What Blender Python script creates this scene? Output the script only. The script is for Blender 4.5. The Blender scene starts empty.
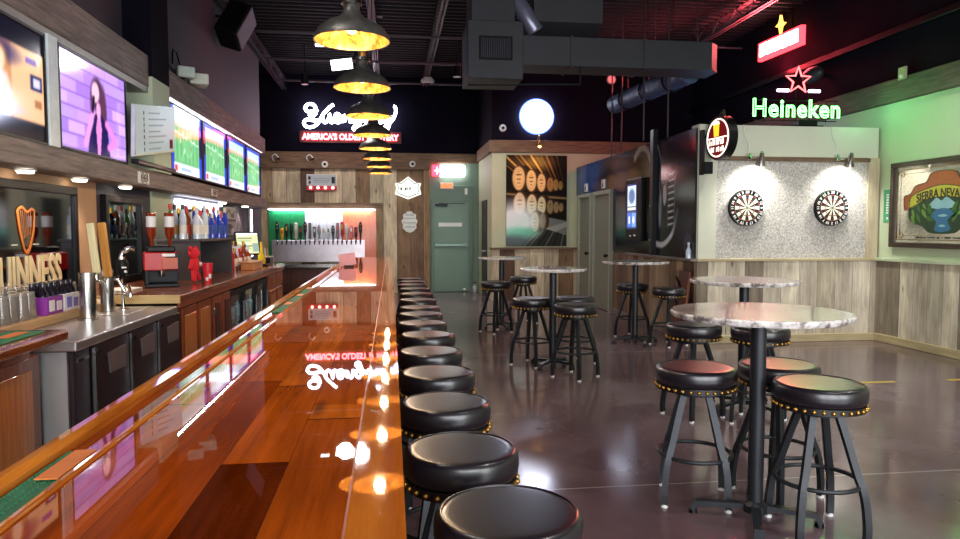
import bpy, bmesh, math, random
import numpy as np
from mathutils import Vector, Matrix
PI = math.pi
R = math.radians
random.seed(7)
SC = bpy.context.scene
COL = SC.collection

# ------------------------------------------------------------------ materials
MATS = {}

def srgb(c):
    if isinstance(c, str):
        c = [int(c[i:i + 2], 16) / 255 for i in (0, 2, 4)]
    return tuple((x / 12.92 if x <= 0.04045 else ((x + 0.055) / 1.055) ** 2.4) for x in c[:3]) + (1.0,)

class NT:
    """small node-tree builder"""
    def __init__(s, name):
        s.m = bpy.data.materials.new(name); s.m.use_nodes = True
        s.t = s.m.node_tree; s.t.nodes.clear()
        s.out = s.n('ShaderNodeOutputMaterial')
    def n(s, typ, **kw):
        nd = s.t.nodes.new(typ)
        for k, v in kw.items(): setattr(nd, k, v)
        return nd
    def l(s, a, b): s.t.links.new(a, b)
    def math(s, op, a, b=None):
        nd = s.n('ShaderNodeMath', operation=op)
        for i, v in enumerate((a, b)):
            if v is None: continue
            if hasattr(v, 'links') or hasattr(v, 'is_linked'): s.l(v, nd.inputs[i])
            else: nd.inputs[i].default_value = v
        return nd.outputs[0]
    def mix(s, f, a, b, mode='MIX'):
        nd = s.n('ShaderNodeMix', data_type='RGBA', blend_type=mode)
        for i, v in ((0, f), (6, a), (7, b)):
            if hasattr(v, 'is_linked'): s.l(v, nd.inputs[i])
            else: nd.inputs[i].default_value = v
        return nd.outputs[2]
    def ramp(s, fac, stops, interp='LINEAR'):
        nd = s.n('ShaderNodeValToRGB'); cr = nd.color_ramp; cr.interpolation = interp
        while len(cr.elements) < len(stops): cr.elements.new(0.5)
        for e, (p, c) in zip(cr.elements, stops): e.position = p; e.color = c
        s.l(fac, nd.inputs[0]); return nd.outputs[0]
    def coord(s, scale=(1, 1, 1), kind='Object'):
        tc = s.n('ShaderNodeTexCoord'); mp = s.n('ShaderNodeMapping')
        mp.inputs['Scale'].default_value = scale
        s.l(tc.outputs[kind], mp.inputs[0]); return mp.outputs[0]
    def noise(s, vec, scale, detail=4, rough=0.6, w=None):
        nd = s.n('ShaderNodeTexNoise'); nd.inputs['Scale'].default_value = scale
        nd.inputs['Detail'].default_value = detail; nd.inputs['Roughness'].default_value = rough
        s.l(vec, nd.inputs['Vector']); return nd.outputs[0]
    def principled(s, color=(.5, .5, .5, 1), rough=.5, metal=0, coat=0, coat_rough=.03, spec=.5, bump=None, bump_s=.2, bump_d=.01, **kw):
        b = s.n('ShaderNodeBsdfPrincipled')
        for key, v in (('Base Color', color), ('Roughness', rough), ('Metallic', metal), ('Coat Weight', coat), ('Coat Roughness', coat_rough), ('Specular IOR Level', spec)):
            if hasattr(v, 'is_linked'): s.l(v, b.inputs[key])
            else: b.inputs[key].default_value = v
        for k, v in kw.items():
            k = k.replace('_', ' ')
            if hasattr(v, 'is_linked'): s.l(v, b.inputs[k])
            else: b.inputs[k].default_value = v
        if bump is not None:
            bp = s.n('ShaderNodeBump'); bp.inputs['Strength'].default_value = bump_s; bp.inputs['Distance'].default_value = bump_d
            s.l(bump, bp.inputs['Height']); s.l(bp.outputs[0], b.inputs['Normal'])
        s.l(b.outputs[0], s.out.inputs[0]); return b

def plain(name, color, rough=.5, metal=0, coat=0, var=.12, scale=9, bump=0, spec=.5, coat_rough=.03, **kw):
    """painted / plastic / metal surface with slight procedural variation"""
    if name in MATS: return MATS[name]
    t = NT(name); c = srgb(color)
    v = t.coord(); nz = t.noise(v, scale, 5)
    lo = tuple(x * (1 - var) for x in c[:3]) + (1,); hi = tuple(min(1, x * (1 + var)) for x in c[:3]) + (1,)
    col = t.ramp(nz, [(.3, lo), (.7, hi)])
    t.principled(col, rough, metal, coat, coat_rough, spec=spec, bump=nz if bump else None, bump_s=bump, **kw)
    MATS[name] = t.m; return t.m

def emit(name, color, strength):
    if name in MATS: return MATS[name]
    t = NT(name); e = t.n('ShaderNodeEmission'); e.inputs[0].default_value = srgb(color); e.inputs[1].default_value = strength
    t.l(e.outputs[0], t.out.inputs[0]); MATS[name] = t.m; return t.m

def clear(name, color='ffffff', rough=.02, ior=1.45):
    if name in MATS: return MATS[name]
    t = NT(name)
    t.principled(srgb(color), rough, 0, Transmission_Weight=1.0, IOR=ior)
    MATS[name] = t.m; return t.m

def wood(name, c1, c2, axis='Y', rough=.5, coat=0, scale=3.0, stretch=14, bump=.15, spec=.5):
    """single-board timber, grain running along AXIS"""
    if name in MATS: return MATS[name]
    t = NT(name)
    sc = {'X': (1, stretch, stretch), 'Y': (stretch, 1, stretch), 'Z': (stretch, stretch, 1)}[axis]
    v = t.coord(sc); n1 = t.noise(v, scale, 6, .65)
    v2 = t.coord((1, 1, 1)); n2 = t.noise(v2, 1.7, 3)
    col = t.ramp(n1, [(.3, srgb(c1)), (.7, srgb(c2))])
    col = t.mix(.35, col, t.ramp(n2, [(.35, (.45, .45, .45, 1)), (.65, (1, 1, 1, 1))]), 'MULTIPLY')
    t.principled(col, rough, 0, coat, bump=n1, bump_s=bump, spec=spec)
    MATS[name] = t.m; return t.m

def planks(name, cols, axis='X', width=.15, grain='Z', rough=.7, coat=0, gap=.035, seg=0.0, seed=0.0, bump=.3, contrast=.5, coat_rough=.03, spec=.4):
    """boards laid side by side along AXIS, each with its own tone, grain along GRAIN; seg = board length (0 endless)"""
    if name in MATS: return MATS[name]
    t = NT(name)
    tc = t.n('ShaderNodeTexCoord'); sp = t.n('ShaderNodeSeparateXYZ'); t.l(tc.outputs['Object'], sp.inputs[0])
    a = sp.outputs['XYZ'.index(axis)]; g = sp.outputs['XYZ'.index(grain)]
    u = t.math('ADD', t.math('DIVIDE', a, width), 100.37 + seed)
    idx = t.math('FLOOR', u); fr = t.math('FRACT', u)
    edge = t.math('LESS_THAN', fr, gap)
    key = idx
    if seg:
        wn0 = t.n('ShaderNodeTexWhiteNoise', noise_dimensions='1D'); t.l(idx, wn0.inputs['W'])
        vv = t.math('ADD', t.math('DIVIDE', g, seg), t.math('ADD', t.math('MULTIPLY', wn0.outputs[0], 7.3), 50.0))
        sg = t.math('FLOOR', vv); key = t.math('ADD', idx, t.math('MULTIPLY', sg, 37.17))
        edge = t.math('MAXIMUM', edge, t.math('LESS_THAN', t.math('FRACT', vv), .003))
    wn = t.n('ShaderNodeTexWhiteNoise', noise_dimensions='1D'); t.l(key, wn.inputs['W'])
    k = len(cols)
    base = t.ramp(wn.outputs[0], [((i) / k, srgb(c)) for i, c in enumerate(cols)], 'CONSTANT')
    sc = {'X': (1, 16, 16), 'Y': (16, 1, 16), 'Z': (16, 16, 1)}[grain]
    mp = t.n('ShaderNodeMapping'); mp.inputs['Scale'].default_value = sc
    off = t.n('ShaderNodeVectorMath', operation='ADD'); t.l(tc.outputs['Object'], off.inputs[0])
    cb = t.n('ShaderNodeCombineXYZ'); t.l(t.math('MULTIPLY', wn.outputs[0], 23.0), cb.inputs['XYZ'.index(grain)])
    t.l(cb.outputs[0], off.inputs[1]); t.l(off.outputs[0], mp.inputs[0])
    n1 = t.noise(mp.outputs[0], 2.2, 7, .68)
    mp2 = t.n('ShaderNodeMapping'); mp2.inputs['Scale'].default_value = {'X': (1, 3, 3), 'Y': (3, 1, 3), 'Z': (3, 3, 1)}[grain]
    t.l(off.outputs[0], mp2.inputs[0]); n2 = t.noise(mp2.outputs[0], 2.0, 3, .5)
    lo = 1 - contrast
    col = t.mix(1.0, base, t.ramp(n1, [(.28, (lo, lo * .97, lo * .95, 1)), (.66, (1.12, 1.12, 1.12, 1))]), 'MULTIPLY')
    col = t.mix(.6, col, t.ramp(n2, [(.33, (.5, .46, .43, 1)), (.6, (1.1, 1.1, 1.1, 1))]), 'MULTIPLY')
    # knots
    vo = t.n('ShaderNodeTexVoronoi'); vo.inputs['Scale'].default_value = 1.0
    mp3 = t.n('ShaderNodeMapping'); mp3.inputs['Scale'].default_value = {'X': (1.1, 5, 5), 'Y': (5, 1.1, 5), 'Z': (5, 5, 1.6)}[grain]
    t.l(off.outputs[0], mp3.inputs[0]); t.l(mp3.outputs[0], vo.inputs['Vector'])
    col = t.mix(t.ramp(vo.outputs['Distance'], [(.05, (.8, .8, .8, 1)), (.11, (0, 0, 0, 1))]), col, (.05, .03, .02, 1))
    col = t.mix(edge, col, (.012, .009, .008, 1))
    t.principled(col, rough, 0, coat, coat_rough, spec, bump=n1, bump_s=bump)
    MATS[name] = t.m; return t.m

def attr_emit(name, strength, rough=.1):
    """lit screen: the picture is the mesh's own colour attribute, behind a glossy face"""
    if name in MATS: return MATS[name]
    t = NT(name); at = t.n('ShaderNodeAttribute', attribute_name='Col')
    b = t.principled((.01, .01, .01, 1), rough)
    t.l(at.outputs['Color'], b.inputs['Emission Color']); b.inputs['Emission Strength'].default_value = strength
    MATS[name] = t.m; return t.m

def attr_paint(name, rough=.5, coat=0, metal=0, spec=.4):
    if name in MATS: return MATS[name]
    t = NT(name); at = t.n('ShaderNodeAttribute', attribute_name='Col')
    t.principled(at.outputs['Color'], rough, metal, coat, spec=spec); MATS[name] = t.m; return t.m

# ------------------------------------------------------------------ mesh building
class B:
    """collects geometry (world or local coordinates) for ONE mesh object"""
    def __init__(s): s.v = []; s.f = []; s.mi = []; s.sm = []; s.cur = 0
    def add(s, vs, fs, smooth=False):
        b = len(s.v); s.v.extend([tuple(p) for p in vs])
        for f in fs: s.f.append([b + i for i in f]); s.mi.append(s.cur); s.sm.append(smooth)
        return s
    def mat(s, i): s.cur = i; return s
    def box(s, x0, x1, y0, y1, z0, z1, bev=0, M=None, seg=1):
        x0, x1 = sorted((x0, x1)); y0, y1 = sorted((y0, y1)); z0, z1 = sorted((z0, z1))
        vs = [Vector((x, y, z)) for x in (x0, x1) for y in (y0, y1) for z in (z0, z1)]
        fs = [(0, 1, 3, 2), (4, 6, 7, 5), (0, 4, 5, 1), (2, 3, 7, 6), (0, 2, 6, 4), (1, 5, 7, 3)]
        if bev > 0:
            bm = bmesh.new(); bv = [bm.verts.new(p) for p in vs]
            for f in fs: bm.faces.new([bv[i] for i in f])
            bev = min(bev, .45 * min(x1 - x0, y1 - y0, z1 - z0))
            bmesh.ops.bevel(bm, geom=bm.edges[:], offset=bev, segments=seg, affect='EDGES', profile=.5)
            bm.verts.index_update()
            vs = [v.co.copy() for v in bm.verts]; fs = [[v.index for v in f.verts] for f in bm.faces]; bm.free()
        if M is not None: vs = [M @ Vector(p) for p in vs]
        return s.add(vs, fs)
    def lathe(s, prof, c=(0, 0, 0), seg=32, M=None, smooth=True, cap=True):
        vs = []; fs = []; n = len(prof)
        for r, z in prof:
            for k in range(seg):
                a = 2 * PI * k / seg; vs.append(Vector((r * math.cos(a), r * math.sin(a), z)))
        for i in range(n - 1):
            for k in range(seg):
                k2 = (k + 1) % seg
                fs.append((i * seg + k, i * seg + k2, (i + 1) * seg + k2, (i + 1) * seg + k))
        if cap:
            if prof[0][0] > 1e-6: fs.append(tuple(range(seg))[::-1])
            if prof[-1][0] > 1e-6: fs.append(tuple((n - 1) * seg + k for k in range(seg)))
        if M is None: M = Matrix.Translation(c)
        return s.add([M @ p for p in vs], fs, smooth)
    def cyl(s, p0, p1, r, r2=None, seg=16, smooth=True):
        p0 = Vector(p0); p1 = Vector(p1); d = p1 - p0; L = d.length
        M = Matrix.Translation(p0) @ d.to_track_quat('Z', 'Y').to_matrix().to_4x4()
        return s.lathe([(r, 0), (r if r2 is None else r2, L)], seg=seg, M=M, smooth=smooth)
    def tube(s, pts, r, seg=8, closed=False, smooth=True, flat=None, roll=0):
        """sweep; flat=(w,h) gives a rectangular bar"""
        P = [Vector(p) for p in pts]; n = len(P); T = []
        for i in range(n):
            if closed: t = P[(i + 1) % n] - P[i - 1]
            else: t = P[min(i + 1, n - 1)] - P[max(i - 1, 0)]
            T.append(t.normalized())
        up = Vector((0, 0, 1)) if abs(T[0].z) < .9 else Vector((1, 0, 0))
        N = (up - T[0] * up.dot(T[0])).normalized(); vs = []; fs = []
        for i in range(n):
            N = (N - T[i] * N.dot(T[i])).normalized(); Bn = T[i].cross(N)
            rr = r[i] if isinstance(r, (list, tuple)) else r
            if flat:
                w, h = flat
                prof = [(w / 2, h / 2), (-w / 2, h / 2), (-w / 2, -h / 2), (w / 2, -h / 2)]
                for a, b in prof: vs.append(P[i] + N * a + Bn * b)
            else:
                for k in range(seg):
                    a = 2 * PI * (k + .0) / seg + roll; vs.append(P[i] + N * (rr * math.cos(a)) + Bn * (rr * math.sin(a)))
        sg = 4 if flat else seg
        m = n if closed else n - 1
        for i in range(m):
            j = (i + 1) % n
            for k in range(sg):
                k2 = (k + 1) % sg; fs.append((i * sg + k, i * sg + k2, j * sg + k2, j * sg + k))
        if not closed:
            fs.append(tuple(range(sg))[::-1]); fs.append(tuple((n - 1) * sg + k for k in range(sg)))
        return s.add(vs, fs, smooth and not flat)
    def prism(s, poly, d0, d1, plane='XZ', M=None):
        """polygon (list of 2-D points) extruded from d0 to d1 along the third axis"""
        def p3(a, b, d): return {'XZ': (a, d, b), 'XY': (a, b, d), 'YZ': (d, a, b)}[plane]
        n = len(poly); vs = [Vector(p3(a, b, d0)) for a, b in poly] + [Vector(p3(a, b, d1)) for a, b in poly]
        fs = [tuple(range(n))[::-1], tuple(range(n, 2 * n))] + [(i, (i + 1) % n, n + (i + 1) % n, n + i) for i in range(n)]
        if M is not None: vs = [M @ p for p in vs]
        return s.add(vs, fs)
    def sphere(s, c, r, seg=16, rings=10, sc=(1, 1, 1), M=None):
        prof = [(max(1e-7, r * math.sin(PI * i / rings)), -r * math.cos(PI * i / rings)) for i in range(rings + 1)]
        MM = Matrix.Translation(c) @ Matrix.Diagonal((*sc, 1))
        if M is not None: MM = M @ MM
        return s.lathe(prof, seg=seg, M=MM, cap=False)
    def quad(s, a, b, c, d): return s.add([a, b, c, d], [(0, 1, 2, 3)])

ORG = {}
def place_root(o, org): ORG[o.name] = Vector(org)

def obj(name, b, mats, parent=None, world=True):
    """link the collected geometry as ONE mesh object. With a parent: coordinates are made relative to the parent's thing."""
    me = bpy.data.meshes.new(name)
    org = ORG.get(parent.name, Vector((0, 0, 0))) if parent is not None else None
    vs = [Vector(v) for v in b.v]
    if parent is None and world:
        lo = [min(v[i] for v in vs) for i in range(3)]; hi = [max(v[i] for v in vs) for i in range(3)]
        org = Vector(((lo[0] + hi[0]) / 2, (lo[1] + hi[1]) / 2, lo[2]))
    elif not world: org = Vector((0, 0, 0))
    me.from_pydata([v - org for v in vs], [], b.f)
    if not isinstance(mats, (list, tuple)): mats = [mats]
    for m in mats: me.materials.append(m)
    me.polygons.foreach_set('material_index', b.mi); me.polygons.foreach_set('use_smooth', b.sm)
    me.validate(); me.update()
    bm = bmesh.new(); bm.from_mesh(me); bmesh.ops.recalc_face_normals(bm, faces=bm.faces[:]); bm.to_mesh(me); bm.free()
    if any(b.sm): 
        try: me.set_sharp_from_angle(angle=R(40))
        except Exception: pass
    o = bpy.data.objects.new(name, me); COL.objects.link(o)
    if parent is not None: o.parent = parent; ORG[o.name] = org
    elif world: o.location = org; ORG[o.name] = Vector(org)
    else: ORG[o.name] = Vector((0, 0, 0))
    return o

def tag(o, label, cat, group=None):
    o['label'] = label; o['category'] = cat
    if group: o['group'] = group
    return o

def thing(name, label, cat, loc=(0, 0, 0), group=None, rotz=0):
    o = bpy.data.objects.new(name, None); COL.objects.link(o); o.location = loc; o.rotation_euler = (0, 0, rotz)
    o.empty_display_size = .1
    ORG[o.name] = Vector(loc)
    return tag(o, label, cat, group)

def lthing(name, label, cat, group=None):
    """a prototype modelled around its own origin"""
    return thing(name, label, cat, (0, 0, 0), group)

def struct(name, b, m):
    o = obj(name, b, m); o['kind'] = 'structure'; return o

def kids(o): return [c for c in bpy.data.objects if c.parent is o]
def dup(root, loc, rotz=0, label=None, group=None, scale=None):
    r = root.copy(); COL.objects.link(r); r.location = loc; r.rotation_euler = (0, 0, rotz)
    if scale: r.scale = scale if isinstance(scale, tuple) else (scale,) * 3
    if label: r['label'] = label
    if group: r['group'] = group
    for ch in kids(root):
        c = ch.copy(); COL.objects.link(c); c.parent = r
        for g in kids(ch):
            d = g.copy(); COL.objects.link(d); d.parent = c
    return r
def put(root, loc, rotz=0, label=None, scale=None):
    root.location = loc; root.rotation_euler = (0, 0, rotz)
    if scale: root.scale = scale if isinstance(scale, tuple) else (scale,) * 3
    if label: root['label'] = label
    return root
class Placer:
    """the first call places the prototype itself, later calls place copies"""
    def __init__(s, proto): s.p = proto; s.used = False
    def __call__(s, loc, rotz=0, label=None, group=None, scale=None):
        if not s.used:
            s.used = True; put(s.p, loc, rotz, label, scale)
            if group: s.p['group'] = group
            return s.p
        return dup(s.p, loc, rotz, label, group, scale)

ROT = {'back': Matrix.Rotation(R(90), 4, 'X'),                                   # faces -Y (towards the camera)
       'left': Matrix.Rotation(R(90), 4, 'Z') @ Matrix.Rotation(R(90), 4, 'X'),   # on the left wall, faces +X
       'right': Matrix.Rotation(R(-90), 4, 'Z') @ Matrix.Rotation(R(90), 4, 'X')}  # on the right wall, faces -X

def text_geo(txt, size, depth=.004, outline=0, space=1.0, sx=1.0, bold=0, shear=0):
    """lettering as geometry in the XY plane, centred on the origin"""
    cu = bpy.data.curves.new('lettering', 'FONT'); cu.body = txt; cu.size = size; cu.align_x = 'CENTER'; cu.align_y = 'CENTER'
    cu.space_character = space; cu.shear = shear
    if outline: cu.fill_mode = 'NONE'; cu.bevel_depth = outline; cu.bevel_resolution = 1; cu.resolution_u = 4
    else: cu.extrude = depth; cu.offset = bold; cu.resolution_u = 4
    o = bpy.data.objects.new('lettering', cu); COL.objects.link(o)
    bpy.context.view_layer.update()
    me = bpy.data.meshes.new_from_object(o.evaluated_get(bpy.context.evaluated_depsgraph_get()))
    vs = [Vector((v.co.x * sx, v.co.y, v.co.z)) for v in me.vertices]; fs = [list(p.vertices) for p in me.polygons]
    bpy.data.objects.remove(o); bpy.data.curves.remove(cu); bpy.data.meshes.remove(me)
    return vs, fs
def add_text(b, txt, size, loc, facing, **kw):
    vs, fs = text_geo(txt, size, **kw); M = Matrix.Translation(loc) @ (ROT[facing] if isinstance(facing, str) else facing)
    return b.add([M @ v for v in vs], fs)

def marks(b, w, h, n, M, d=.004, seed=1):
    """a line of print too small to read: short upright strokes"""
    r = random.Random(seed); x = -w / 2; st = w / n
    for k in range(n):
        if r.random() < .85:
            ww = st * r.uniform(.25, .6); hh = h * r.uniform(.7, 1.0); b.box(x, x + ww, -h / 2, -h / 2 + hh, 0, d, 0, M)
            if r.random() < .6: b.box(x, x + st * .8, h * r.uniform(-.5, .3), h * r.uniform(.3, .45), 0, d, 0, M)
        x += st
    return b

def spline(pts, sub=6, closed=False):
    """Catmull-Rom through 2-D or 3-D points"""
    P = [Vector(p) for p in pts]; n = len(P); out = []
    rng = range(n if closed else n - 1)
    for i in rng:
        p0 = P[(i - 1) % n] if closed or i > 0 else P[0]; p1 = P[i]; p2 = P[(i + 1) % n]
        p3 = P[(i + 2) % n] if closed or i + 2 < n else P[-1]
        for k in range(sub):
            t = k / sub
            out.append(.5 * ((2 * p1) + (p2 - p0) * t + (2 * p0 - 5 * p1 + 4 * p2 - p3) * t * t + (3 * p1 - p0 - 3 * p2 + p3) * t ** 3))
    if not closed: out.append(P[-1])
    return out

# ------------------------------------------------------------------ little painter for screens and prints
class Cv:
    def __init__(s, nx, ny, color):
        s.nx, s.ny = nx, ny; s.u, s.v = np.meshgrid((np.arange(nx) + .5) / nx, (np.arange(ny) + .5) / ny)
        s.a = np.zeros((ny, nx, 3)); s.a[:] = s.c(color); s.asp = nx / ny
    def c(s, c): return np.array([int(c[i:i + 2], 16) / 255 for i in (0, 2, 4)])
    def put(s, m, color, al=1.0): m = (np.clip(m, 0, 1) * al)[..., None]; s.a = s.a * (1 - m) + s.c(color) * m; return s
    def ell(s, cx, cy, rx, ry, color, al=1, soft=.15, rot=0):
        x, y = (s.u - cx) * s.asp, s.v - cy; c, q = math.cos(rot), math.sin(rot); x, y = x * c + y * q, -x * q + y * c
        d = np.sqrt((x / (rx * s.asp)) ** 2 + (y / ry) ** 2); return s.put((1 - d) / soft + .5, color, al)
    def rect(s, x0, x1, y0, y1, color, al=1, soft=.004):
        m = np.minimum(np.minimum(s.u - x0, x1 - s.u), np.minimum(s.v - y0, y1 - s.v)) / soft + .5; return s.put(m, color, al)
    def poly(s, pts, color, al=1):
        ins = np.zeros_like(s.u, bool); n = len(pts)
        for i in range(n):
            (x0, y0), (x1, y1) = pts[i], pts[(i + 1) % n]
            if y0 == y1: continue
            c = ((y0 > s.v) != (y1 > s.v)) & (s.u < (x1 - x0) * (s.v - y0) / (y1 - y0) + x0); ins ^= c
        return s.put(ins.astype(float), color, al)
    def line(s, pts, w, color, al=1):
        m = np.zeros_like(s.u)
        for (x0, y0), (x1, y1) in zip(pts[:-1], pts[1:]):
            dx, dy = (x1 - x0) * s.asp, y1 - y0; L = dx * dx + dy * dy + 1e-9
            t = np.clip((((s.u - x0) * s.asp) * dx + (s.v - y0) * dy) / L, 0, 1)
            d = np.hypot((s.u - x0) * s.asp - t * dx, s.v - y0 - t * dy); m = np.maximum(m, np.clip((w - d) / (w * .5) + .0, 0, 1))
        return s.put(m, color, al)
    def blur(s, k=1):
        for _ in range(k):
            p = np.pad(s.a, ((1, 1), (1, 1), (0, 0)), 'edge')
            s.a = (p[:-2, 1:-1] + p[2:, 1:-1] + p[1:-1, :-2] + p[1:-1, 2:] + 2 * p[1:-1, 1:-1]) / 6
        return s
    def speckle(s, amt, seed=1):
        s.a = np.clip(s.a + np.random.RandomState(seed).normal(0, amt, s.a.shape[:2])[..., None], 0, 1); return s

def picture(name, cv, W, H, M, mat, parent=None):
    """flat picture W x H, lower-left origin at centre; M places the XY plane in the world"""
    nx, ny = cv.nx, cv.ny
    b = B(); vs = [M @ Vector(((i / (nx - 1) - .5) * W, (j / (ny - 1) - .5) * H, 0)) for j in range(ny) for i in range(nx)]
    fs = [(j * nx + i, j * nx + i + 1, (j + 1) * nx + i + 1, (j + 1) * nx + i) for j in range(ny - 1) for i in range(nx - 1)]
    me = bpy.data.meshes.new(name); org = ORG.get(parent.name, Vector((0, 0, 0))) if parent is not None else Vector((0, 0, 0))
    me.from_pydata([v - org for v in vs], [], fs); me.materials.append(mat)
    at = me.color_attributes.new('Col', 'FLOAT_COLOR', 'POINT')
    a = np.clip(cv.a, 0, 1); lin = np.where(a <= .04045, a / 12.92, ((a + .055) / 1.055) ** 2.4)
    at.data.foreach_set('color', np.concatenate([lin, np.ones((ny, nx, 1))], 2).astype(np.float32).ravel())
    me.update(); o = bpy.data.objects.new(name, me); COL.objects.link(o)
    if parent is not None: o.parent = parent; ORG[o.name] = org
    return o

def light(name, typ, loc, energy, color=(1, 1, 1), size=.1, rot=None, target=None, spot=60, blend=.5, size_y=None):
    ld = bpy.data.lights.new(name, typ); ld.energy = energy; ld.color = color
    if typ == 'AREA':
        ld.size = size
        if size_y: ld.shape = 'RECTANGLE'; ld.size_y = size_y
    else: ld.shadow_soft_size = size
    if typ == 'SPOT': ld.spot_size = R(spot); ld.spot_blend = blend
    o = bpy.data.objects.new(name, ld); COL.objects.link(o); o.location = loc
    if target is not None: o.rotation_euler = (Vector(target) - Vector(loc)).to_track_quat('-Z', 'Y').to_euler()
    elif rot: o.rotation_euler = rot
    return o
# ------------------------------------------------------------------ materials used throughout
BLACKW = plain('black_paint', '100c18', .9, var=.25, scale=3, spec=.08)
DECK = plain('ceiling_black', '120d14', .7, var=.2, scale=2, spec=.2)
VIOLET = plain('violet_light_tint', '3a3742', .7, var=.06, scale=1.2)  # violet tint from screen and neon light is put into this paint
TAUPE = plain('taupe_paint', '8d8072', .7, var=.05, scale=2)
CREAM = plain('cream_paint', 'c9cbb8', .65, var=.04, scale=2)
PALEG = plain('pale_green_paint', 'b9c4a6', .65, var=.04, scale=2)
OLIVE = plain('pale_olive_paint', 'b3b596', .65, var=.05, scale=2)
DOORG = plain('door_green_paint', '6f8a7b', .5, var=.08, scale=2)
WALLG = plain('wall_green_paint', '687d71', .6, var=.08, scale=2)
BLACKM = plain('black_metal', '0e0f12', .38, .6, var=.2)
BLACKP = plain('black_plastic', '08080a', .4, 0, var=.2, spec=.2)
STEEL = plain('brushed_steel', 'b9b8b6', .22, 1, var=.08, scale=20)
CHROME = plain('chrome', 'dcdcdc', .06, 1, var=.02)
DUCTM = plain('duct_paint', '2a2a30', .55, .1, var=.15, scale=2)
BRASS = plain('brass', 'b98d42', .34, 1, var=.1, scale=30)
WHITEP = plain('white_plastic', 'dcdcda', .4, var=.04)
LED = emit('cool_led_strip', 'e8f0ff', 8)
LEDW = emit('downlight_lens', 'fff0d8', 9)
NEON_W = emit('white_neon', 'dfe8ff', 11)
NEON_R = emit('red_neon', 'ff5058', 16)
NEON_G = emit('green_neon', '58ff60', 11)

PLANK_BACK = planks('barnwood_back', ['bfae94', '7d6048', 'd8c6a8', '5c4030', 'b09878', 'cc9e70', '8a6c50', 'd2bc9a'], 'X', .31, 'Z', .65, contrast=.42, gap=.02)
PLANK_RIGHT = planks('barnwood_right', ['bdb4a3', '8e8474', 'ddd4c0', '756b5f', 'b0a592', '9c907c', 'cfc4ae'], 'Y', .23, 'Z', .7, contrast=.38, gap=.014)
PLANK_DART = planks('barnwood_dart', ['c8beaa', '9c907c', 'ded4be', '867a6a', 'b8ac96', 'c4b9a2', 'd0c5ad'], 'X', .25, 'Z', .7, contrast=.38, gap=.014)
PLANK_PART = planks('barnwood_partition', ['a08a70', '7a624d', 'b09878', '66503f', '8f7a63'], 'Y', .24, 'Z', .7, gap=.014)
BEAMW = wood('reclaimed_beam', '5a4e4b', '968880', 'Y', .7)
BEAMX = wood('reclaimed_band', '4d3a2c', '8c6c50', 'X', .7)
BEAMZ = wood('reclaimed_post', '6a5138', 'a88a66', 'Z', .7)
PALEWOOD = wood('pale_pine_base', 'a89770', 'c9ba92', 'Y', .55)
PALEWOODX = wood('pale_pine_base_cross', 'a89770', 'c9ba92', 'X', .55)
CABW = wood('cabinet_cherry', '6b3015', 'a3562a', 'Z', .38, .3)
CABL = wood('cabinet_honey_panel', 'b5682c', 'd98c45', 'Z', .38, .3)
CABX = wood('counter_cherry', '5a2411', '98501f', 'Y', .25, .6)

# ------------------------------------------------------------------ floor and ceiling
def floor_mat():
    t = NT('polished_concrete')
    v = t.coord(); n1 = t.noise(v, .55, 6, .6); n2 = t.noise(v, 1.8, 2, .5); n3 = t.noise(v, 30, 3, .5)
    col = t.ramp(n1, [(.32, srgb('584449')), (.5, srgb('6a565c')), (.68, srgb('7f7076'))])  # reddish cast of the red lights is put into the concrete tones
    col = t.mix(.55, col, t.ramp(n2, [(.3, (.78, .74, .74, 1)), (.7, (1.1, 1.1, 1.1, 1))]), 'MULTIPLY')
    sp = t.n('ShaderNodeSeparateXYZ'); tc = t.n('ShaderNodeTexCoord'); t.l(tc.outputs['Object'], sp.inputs[0])
    def joint(out, at, w=.006):
        return t.math('LESS_THAN', t.math('ABSOLUTE', t.math('SUBTRACT', out, at)), w)
    j = None
    for ax, at in (('Y', 3.72 - 6.5), ('Y', 7.9 - 6.5), ('Y', 12.1 - 6.5)):
        q = joint(sp.outputs['XYZ'.index(ax)], at)
        j = q if j is None else t.math('MAXIMUM', j, q)
    col = t.mix(t.math('MULTIPLY', j, .6), col, srgb('b0aaa6'))
    rg = t.ramp(n2, [(.3, (.11, .11, .11, 1)), (.7, (.18, .18, .18, 1))])
    t.principled(col, rg, 0, .0, .1, .55)
    return t.m
b = B().box(-3.5, 7.5, -3.4, 16.4, -.1, 0); fl = struct('floor', b, floor_mat())
# object origin sits at (2.0, 6.5): joints above are given relative to it

b = B(); y = -3.4; zc = 5.0
prof = []
while y < 16.5:
    prof += [(y, zc), (y + .09, zc), (y + .11, zc - .05), (y + .16, zc - .05)]; y += .18
vs = [(x, a, z) for x in (-3.5, 7.5) for a, z in prof]; n = len(prof)
b.add(vs, [(i, i + 1, n + i + 1, n + i) for i in range(n - 1)])
b.box(-3.5, 7.5, -3.4, 16.5, 5.02, 5.1)
struct('ceiling', b, DECK)

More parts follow.
